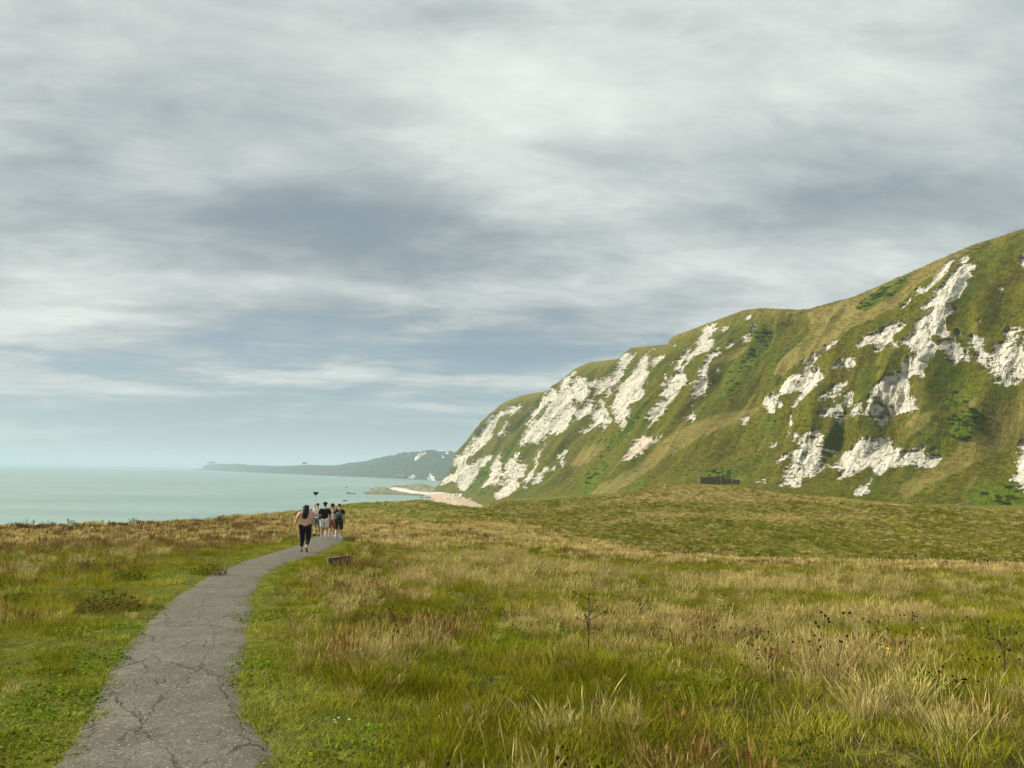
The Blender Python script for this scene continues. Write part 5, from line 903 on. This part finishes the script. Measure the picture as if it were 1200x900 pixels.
# ================================================================= concrete block, fences
m_conc = simple('weathered_concrete', (0.11, 0.088, 0.052), .95, .25, 9, bump=.02); 
def conc_block():
    bm = bmesh.new(); W, D2, H2 = .60, .36, .20
    for (x, y) in [(a_, b_) for a_ in np.linspace(-W/2, W/2, 18) for b_ in np.linspace(-D2/2, D2/2, 10)]: pass
    bmesh.ops.create_cube(bm, size=1); bmesh.ops.subdivide_edges(bm, edges=bm.edges[:], cuts=9, use_grid_fill=True)
    for v in bm.verts:
        c_ = v.co.copy(); e_ = sum(abs(q) > .45 for q in c_)
        k_ = 1-.03*(e_ > 1)-.04*(e_ > 2); c_ *= k_
        c_.z += .10*c_.x*(c_.z > 0)+0.08*float(fbm(c_.x*5, c_.y*5, 3, 3)); c_.x += .05*float(fbm(c_.z*4, c_.y*4, 5, 3)); c_.y += .05*float(fbm(c_.x*6, c_.z*4, 8, 3)); v.co = Vector((c_.x*W, c_.y*D2, c_.z*H2*1.2))
    return bm
o = from_bm('concrete_block', conc_block(), m_conc); o.location = (-4.72, 21.2, H(-4.72, 21.2)+.14); o.rotation_euler = (R(-4), R(-3), R(18))
tag(o, 'low weathered concrete block lying in brown grass right of the path', 'concrete block')
m_board = simple('dark_timber_boards', (0.11, 0.072, 0.042), .9, .35, 2.5, bump=.01); m_post = simple('weathered_post', (0.26, 0.23, 0.18), .9, .2, 5); m_wire = simple('pale_wire', (0.45, 0.47, 0.46), .6, .1, 5, metal=.3)
def timber_fence():
    d = 180.0; p0 = np.array([820-600+1.5, 0]); 
    xa, xb = (820-600)/880*d, (871-600)/880*d; xm = (xa+xb)/2; W = xb-xa; zb = 1.66+(555.5-566.5)/880*d
    r = empty('timber_fence', (xm, d, zb), 0, 'dark boarded timber fence with pale posts half hidden behind the mound', 'fence')
    for k_, (a_, b_) in enumerate(((0, .47), (.47, .73), (.73, .92))):
        bm = boxes([((-W/2+W*(a_+b_)/2, 0, .02+.27*j_), (W*(b_-a_)-.1, .06, .24), 0, 0) for j_ in range((6, 5, 4)[k_])]); from_bm('boarding', bm, m_board, r)
    for f in (0, .47, .735): from_bm('post', boxes([((-W/2+W*f, -.12, .8), (.17, .17, 2.3), 0, .02)]), m_post, r)
    for f in (.14, .30, .58, .90): from_bm('stake', boxes([((-W/2+W*f, -.1, 1.8), (.07, .07, .9), 0, 0)]), m_post, r)
    from_bm('rail', boxes([((-W*.27, -.1, 1.75), (W*.46, .08, .09), 0, 0)]), m_post, r); from_bm('rail', boxes([((W*.18, -.1, 1.95), (W*.45, .06, .07), 0, 0)]), m_post, r)
    return r
timber_fence()
def wire_post(px_, hpx, d, lab, wires=()):
    x = (px_-600)/880*d; z = 1.66+(hpx[1])/880*d; h_ = hpx[0]/880*d
    z = H(x, d); r = empty('fence_post', (x, d, z), 0, lab, 'fence post', 'posts of the wire fence along the cliff foot')
    bm = bmesh.new(); tube(bm, (.12, 0, -.6), (-.1, 0, h_), .075, .065, 8); from_bm('post', bm, m_post, r)
    for (dx, dz) in wires:
        bm = bmesh.new(); tube(bm, (-.1, 0, h_-.05), (dx, .3, dz), .028, .028, 6); from_bm('brace', bm, m_wire, r)
hy = lambda px_: 552.2+0.014*(px_-600)
wire_post(1131, (10.5, 0), 139, 'leaning pale corner post braced by two long wires', [(-2.1, .75), (3.0, .7)])
wire_post(1059, (8.0, 0), 142, 'short lone post at the cliff foot left of the braced corner post'); wire_post(1173.5, (8.0, 0), 136, 'short pale post at the cliff foot right of the braced corner post')

# ================================================================= people
def skin(name, pts, edges, mat_, parent, sub=2, root=0, squash=None):
    names = list(pts); ix = {n_: i_ for i_, n_ in enumerate(names)}
    me = bpy.data.meshes.new(name); me.from_pydata([pts[n_][:3] for n_ in names], [(ix[a_], ix[b_]) for a_, b_ in edges], []); me.update()
    o = bpy.data.objects.new(name, me); col.objects.link(o); sk = o.modifiers.new('s', 'SKIN'); sk.use_smooth_shade = True; sk.branch_smoothing = .4
    for i_, n_ in enumerate(names):
        r_ = pts[n_][3]; sv = me.skin_vertices[0].data[i_]; sv.radius = (r_, r_); sv.use_root = (i_ == root)
    ss_ = o.modifiers.new('u', 'SUBSURF'); ss_.levels = sub; ss_.render_levels = sub
    dg = bpy.context.evaluated_depsgraph_get(); ev = o.evaluated_get(dg); m2 = bpy.data.meshes.new_from_object(ev); bpy.data.objects.remove(o); bpy.data.meshes.remove(me)
    if squash:
        for v in m2.vertices:
            if squash[0] < v.co.z < squash[1] and abs(v.co.x) < .3: v.co.y = squash[2]+(v.co.y-squash[2])*squash[3]
    m2.name = name; m2.materials.clear(); return link(name, m2, mat_, parent, True)
def chain(*n_): return list(zip(n_[:-1], n_[1:]))
def person(label, x, y, rz, Ht, legs, arms, top, bottom, shoes, skinm, hairm, hair='short', build=1.0, sleeve=.6, blen=1.0, cap=None, sock=None, longtop=0.0, topname='t_shirt', botname='shorts'):
    """legs/arms: for L and R the joint positions as offsets; facing +y, feet on z = 0"""
    h = Ht; r = empty('person', (x, y, H(x, y)+.01), rz, label, 'person', None); b_ = build
    J = {'pelvis': (0, 0, .53*h, .115*b_), 'waist': (0, .0, .62*h, .108*b_), 'chest': (0, .0, .735*h, .125*b_), 'neck0': (0, 0, .82*h, .06), 'neck': (0, .01, .855*h, .05), 'jaw': (0, .035, .885*h, .062), 'head': (0, .02, .93*h, .082), 'crown': (0, .005, .972*h, .062)}
    E = chain('pelvis', 'waist', 'chest', 'neck0', 'neck', 'jaw', 'head', 'crown')
    J['nose'] = (0, .125, .915*h, .012); E.append(('head', 'nose'))
    for sd, sx_ in (('L', -1), ('R', 1)):
        hp, kn, an, toe = legs[sd]; J['hip'+sd] = (sx_*.085*b_, 0, .50*h, .088*b_); J['thigh'+sd] = (sx_*.09*b_+kn[0]*.45, kn[1]*.45, .50*h*.55+kn[2]*.45, .078*b_)
        J['knee'+sd] = (sx_*.09*b_+kn[0], kn[1], kn[2], .052*b_); J['calf'+sd] = (sx_*.09*b_+kn[0]*.6+an[0]*.4, kn[1]*.65+an[1]*.35, kn[2]*.65+an[2]*.35, .052*b_); J['ank'+sd] = (sx_*.09*b_+an[0], an[1], an[2], .034); J['toe'+sd] = (sx_*.10*b_+toe[0], toe[1], toe[2], .032)
        E += chain('pelvis', 'hip'+sd, 'thigh'+sd, 'knee'+sd, 'calf'+sd, 'ank'+sd, 'toe'+sd)
        el, wr, hd = arms[sd]; sh = (sx_*.17*b_, 0, .795*h, .052*b_); J['sh'+sd] = sh; J['el'+sd] = (sx_*.17*b_+el[0], el[1], sh[2]+el[2], .037*b_); J['wr'+sd] = (sx_*.17*b_+wr[0], wr[1], sh[2]+wr[2], .025); 
        pw = Vector(J['wr'+sd][:3]); hv = Vector(hd).normalized(); J['palm'+sd] = (*(pw+hv*.07), .027); E += chain('chest', 'sh'+sd, 'el'+sd, 'wr'+sd, 'palm'+sd)
        side_ = hv.cross(Vector((0, 1, 0.2))).normalized()
        for f in range(4):
            q = pw+hv*.10+side_*(.012*(f-1.5)*1.2); tip = q+hv*(.045+.008*(1.5-abs(f-1.5)))+Vector((0, .02, 0)); J['f%d%s' % (f, sd)] = (*q, .009); J['g%d%s' % (f, sd)] = (*tip, .008); E += chain('palm'+sd, 'f%d%s' % (f, sd), 'g%d%s' % (f, sd))
        J['th'+sd] = (*(pw+hv*.06+side_*(.04)+Vector((0, .02, 0))), .009); E.append(('palm'+sd, 'th'+sd))
        J['ear'+sd] = (sx_*.088, .01, .925*h, .014); E.append(('head', 'ear'+sd))
    body = skin('body', J, E, skinm, r, 2, 0, (.55*h, .80*h, 0, .82))
    # top
    g = lambda k_, f=1.0, dz=0: (J[k_][0], J[k_][1], J[k_][2]+dz, J[k_][3]*f)
    T = {'hem': g('pelvis', 1.24, -.03-.11*longtop), 'pelvis': g('pelvis', 1.22, .02), 'waist': g('waist', 1.25), 'chest': g('chest', 1.20), 'neck0': g('neck0', 1.25, -.01)}; TE = chain('hem', 'pelvis', 'waist', 'chest', 'neck0')
    for sd in 'LR':
        a_ = Vector(J['sh'+sd][:3]); e_ = Vector(J['el'+sd][:3]); q = a_.lerp(e_, sleeve); T['sh'+sd] = g('sh'+sd, 1.25); T['sl'+sd] = (*q, .062*b_); TE += chain('chest', 'sh'+sd, 'sl'+sd)
    skin(topname, T, TE, top, r, 2, 0, (.50*h, .80*h, 0, .86))
    # bottom
    Bt = {'pelvis': g('pelvis', 1.10, .02)}; BE = []
    for sd in 'LR':
        Bt['hip'+sd] = g('hip'+sd, 1.20); Bt['thigh'+sd] = g('thigh'+sd, 1.22); BE += chain('pelvis', 'hip'+sd, 'thigh'+sd)
        if blen >= 1: Bt['knee'+sd] = g('knee'+sd, 1.38); Bt['calf'+sd] = g('calf'+sd, 1.30); BE += chain('thigh'+sd, 'knee'+sd, 'calf'+sd)
        if blen > 1: q = Vector(J['calf'+sd][:3]).lerp(Vector(J['ank'+sd][:3]), .72); Bt['hem'+sd] = (*q, .055); BE += [('calf'+sd, 'hem'+sd)]
        else:
            if blen < 1: q = Vector(J['thigh'+sd][:3]).lerp(Vector(J['knee'+sd][:3]), blen); Bt['hem'+sd] = (*q, .085*b_); BE += [('thigh'+sd, 'hem'+sd)]
    skin(botname, Bt, BE, bottom, r, 2, 0)
    for sd in 'LR':
        a_ = Vector(J['ank'+sd][:3]); t_ = Vector(J['toe'+sd][:3]); d_ = (t_-a_); hl = a_-d_.normalized()*.045; hl.z = a_.z-.035; 
        S_ = {'heel': (*hl, .042), 'mid': (*(a_.lerp(t_, .5)-Vector((0, 0, .01))), .045), 'toe': (*(t_+d_.normalized()*.05), .038), 'collar': (*(a_+Vector((0, 0, .01))), .044)}
        skin('shoe', S_, [('mid', 'heel'), ('mid', 'toe'), ('mid', 'collar')], shoes, r, 1, 1)
        if sock is not None:
            q = a_.lerp(Vector(J['calf'+sd][:3]), .45); skin('sock', {'a': (*a_, .040), 'b': (*q, .047)}, [('a', 'b')], sock, r, 1, 0)
    hc = Vector(J['head'][:3])
    if hair == 'long':
        HP = {'c': (0, 0, .955*h, .108), 'b': (0, -.035, .915*h, .12), 'n': (.0, -.06, .855*h, .115), 's': (-.012, -.085, .79*h, .125), 'm': (-.02, -.10, .73*h, .115), 'e': (-.025, -.105, .672*h, .08)}
        skin('hair', HP, chain('c', 'b', 'n', 's', 'm', 'e'), hairm, r, 2, 0)
    else:
        HP = {'c': (0, -.012, .965*h, .088), 'b': (0, -.030, .930*h, .086), 'n': (0, -.032, .900*h, .06)}
        skin('hair', HP, chain('c', 'b', 'n'), hairm, r, 2, 0)
    if cap is not None:
        bm = bmesh.new(); rs = bmesh.ops.create_uvsphere(bm, u_segments=20, v_segments=12, radius=.118); bmesh.ops.delete(bm, geom=[v for v in bm.verts if v.co.z < -.01], context='VERTS')
        pk = [bm.verts.new((.09*math.cos(a_), .10+.09*math.sin(a_), .0)) for a_ in np.linspace(0, math.pi, 9)]; bm.faces.new(pk); ex_ = bmesh.ops.extrude_face_region(bm, geom=[f for f in bm.faces if len(f.verts) == 9]); bmesh.ops.translate(bm, vec=(0, 0, .012), verts=[q for q in ex_['geom'] if isinstance(q, bmesh.types.BMVert)])
        bmesh.ops.translate(bm, vec=(0, 0, .945*h), verts=bm.verts[:]); from_bm('cap', bm, cap, r, True)
    return r, J
SK1 = simple('skin_tan', (0.42, 0.24, 0.15), .6, .06, 8); SK2 = simple('skin_light', (0.50, 0.31, 0.20), .6, .06, 8); HAIR = simple('black_hair', (0.010, 0.008, 0.008), .45, .4, 40)
PINK = simple('pink_cotton', (0.74, 0.42, 0.35), .9, .10, 9, bump=.01); BLACK = simple('black_cotton', (0.012, 0.012, 0.014), .9, .3, 9, bump=.01); WHITE = simple('white_cotton', (0.72, 0.75, 0.78), .9, .08, 9, bump=.01)
DENIM = simple('blue_denim', (0.10, 0.17, 0.23), .9, .25, 12); CREAM = simple('cream_shorts', (0.74, 0.73, 0.70), .9, .06, 10); DARKSH = simple('charcoal_shorts', (0.030, 0.030, 0.026), .9, .3, 10); RED = simple('rust_red_cloth', (0.33, 0.08, 0.055), .9, .2, 12)
SHW = simple('white_trainers', (0.70, 0.70, 0.68), .7, .08, 20); SHB = simple('black_trainers', (0.02, 0.02, 0.022), .7, .2, 20); SHT = simple('brown_sandals', (0.16, 0.08, 0.06), .8, .2, 20)
h = 1.65
stepL = {'L': (0, (0, .10, .27*h), (0, .03, .045*h), (0, .15, .028)), 'R': (0, (0, .06, .27*h), (-.01, -.27, .105*h), (0, -.20, .03))}
stepR = {'R': (0, (0, .14, .27*h), (0, .16, .05*h), (0, .29, .045)), 'L': (0, (0, .02, .27*h), (0, -.22, .085*h), (0, -.12, .03))}
down = {'L': ((-.04, -.03, -.27), (-.05, .06, -.50), (0, .1, -1)), 'R': ((.05, -.04, -.27), (.05, .05, -.50), (0, .1, -1))}
wm = {'L': ((-.09, -.06, -.25), (-.17, -.04, -.47), (-.1, .05, -1)), 'R': ((.17, .10, -.10), (.05, .26, .13), (0, .1, 1))}
wx, wy = -7.08, 26.4
W_, WJ = person('woman in pink t-shirt and black trousers, long black hair down her back, one arm raised', wx, wy, R(6), 1.66, stepL, wm, PINK, BLACK, SHT, SK2, HAIR, 'long', 1.20, .75, 1.2, botname='trousers')
fr = lambda p_, px0, py0: px0
A_, _ = person('person in white t-shirt and blue denim shorts walking left in the group ahead', -9.95, 39.3, R(8), 1.74, stepR, down, WHITE, DENIM, SHB, SK1, HAIR, 'short', 1.0, .6, .6, sock=SHW)
B_, BJ = person('person in oversized black t-shirt, cream shorts and dark cap', -9.08, 37.3, R(5), 1.75, stepL, down, BLACK, CREAM, SHW, SK1, HAIR, 'short', 1.30, .95, .8, longtop=1.0, cap=BLACK, sock=SHW)
C_, _ = person('person in white t-shirt, rust-red shorts and dark cap between the two people in black', -9.02, 38.6, R(5), 1.68, stepR, down, WHITE, RED, SHW, SK1, HAIR, 'short', .98, .6, .95, cap=BLACK)
D__, DJ = person('person in black t-shirt and charcoal shorts wearing a small grey bag', -8.22, 36.6, R(4), 1.76, stepR, down, BLACK, DARKSH, SHW, SK2, HAIR, 'short', 1.16, .75, .9, longtop=.6, sock=SHW)
# selfie stick and phone
Wm = Matrix.Translation((wx, wy, H(wx, wy)+.01))@Matrix.Rotation(R(6), 4, 'Z'); hand = Wm@(Vector(WJ['palmR'][:3])+Vector((0, .02, 0))); tip = hand+Vector((-.05, .22, .38))
m_blk = simple('black_plastic', (0.012, 0.012, 0.013), .5, .2, 30); m_alu = simple('grey_metal_rod', (0.3, 0.31, 0.32), .35, .1, 30, metal=.8)
s_ = empty('selfie_stick', hand, 0, 'thin selfie stick held up by the woman in pink', 'selfie stick')
def loc_(p_): return Vector(p_)-hand
bm = bmesh.new(); tube(bm, (0, 0, -.10), (.01, .03, .07), .016, .015, 10); from_bm('grip', bm, m_blk, s_); bm = bmesh.new(); tube(bm, (.01, .03, .07), tuple(tip-hand), .0055, .004, 8); from_bm('rod', bm, m_alu, s_)
from_bm('clamp', boxes([(tuple(tip-hand+Vector((0, 0, .02))), (.035, .03, .07), 0, .004)]), m_blk, s_)
ph = empty('smartphone', tip+Vector((0, 0, .085)), R(10), 'dark smartphone held sideways at the top of the selfie stick', 'phone'); ph.rotation_euler = (R(-8), 0, R(10))
from_bm('case', boxes([((0, 0, 0), (.168, .012, .085), 0, .005)]), m_blk, ph); from_bm('camera_lens', boxes([((.055, .008, .02), (.034, .006, .034), 0, .002)]), m_glass, ph)
# bag of the person on the right
m_bag = simple('grey_green_canvas', (0.105, 0.11, 0.095), .8, .25, 14, bump=.01)
bag = empty('sling_bag', Matrix.Translation((-8.22, 36.6, H(-8.22, 36.6)+.01))@Matrix.Rotation(R(4), 4, 'Z')@Vector((.02, -.195, 1.18)), R(4), 'small grey-green sling bag worn on the back of the person at the right', 'bag')
bm = boxes([((0, 0, 0), (.30, .12, .25), 0, .045)]); bmesh.ops.rotate(bm, cent=(0, 0, 0), matrix=Matrix.Rotation(R(-28), 3, 'Y'), verts=bm.verts[:]); from_bm('pouch', bm, m_bag, bag, True)
bm = boxes([((.0, -.066, -.03), (.20, .03, .12), 0, .012)]); bmesh.ops.rotate(bm, cent=(0, 0, 0), matrix=Matrix.Rotation(R(-28), 3, 'Y'), verts=bm.verts[:]); from_bm('pocket', bm, m_bag, bag, True)
bm = bmesh.new(); pts_ = [(-.10, 0, .08), (-.19, .05, .20), (-.17, .14, .27), (-.10, .30, .25)]
for a_, b_ in zip(pts_[:-1], pts_[1:]): tube(bm, a_, b_, .017, .017, 8)
from_bm('strap', bm, m_bag, bag); bm = bmesh.new(); pts_ = [(.11, 0, -.08), (.17, .06, -.12), (.16, .20, -.12)]
for a_, b_ in zip(pts_[:-1], pts_[1:]): tube(bm, a_, b_, .015, .015, 8)
from_bm('strap', bm, m_bag, bag)
# bag at the side of the person in the black oversized t-shirt
hb = empty('shoulder_bag', Matrix.Translation((-9.08, 37.3, H(-9.08, 37.3)+.01))@Vector((-.19, -.14, 1.02)), 0, 'small dark green bag at the left hip of the person in cream shorts', 'bag')
from_bm('pouch', boxes([((0, 0, 0), (.17, .09, .19), 0, .03)]), simple('dark_green_canvas', (0.04, 0.075, 0.06), .8, .2, 12), hb, True)
# two tiny figures on the beach
for i, (x, y) in enumerate(BEACH_WALKERS):
    zb = SEA+1.45
    r, J_ = person(('tiny far-off person standing on the beach near the water', 'tiny far-off person on the beach below the rockfall')[i], x, y, R(30+90*i), 1.75, stepR, down, (BLACK, RED)[i], DARKSH, SHB, SK1, HAIR, 'short', 1.1); r.location.z = zb; r['group'] = 'far-off walkers on the beach'
for o_ in (A_, B_, C_, D__, W_): o_['group'] = 'walkers on the path'

# ================================================================= haze
bm = boxes([((0, 0, (SEA-5+150)/2), (66000, 66000, 150-(SEA-5)), 0, 0)]); m_hz, t, out = mat('sea_haze')
pv_ = t.node('ShaderNodeVolumePrincipled', inp={'Color': (0.66, 0.90, 1.0, 1), 'Density': 0.00017, 'Anisotropy': 0.0}); t.l.new(pv_.outputs[0], out.inputs['Volume'])
tag(from_bm('haze', bm, m_hz), 'thin sea haze', None, kind='stuff')
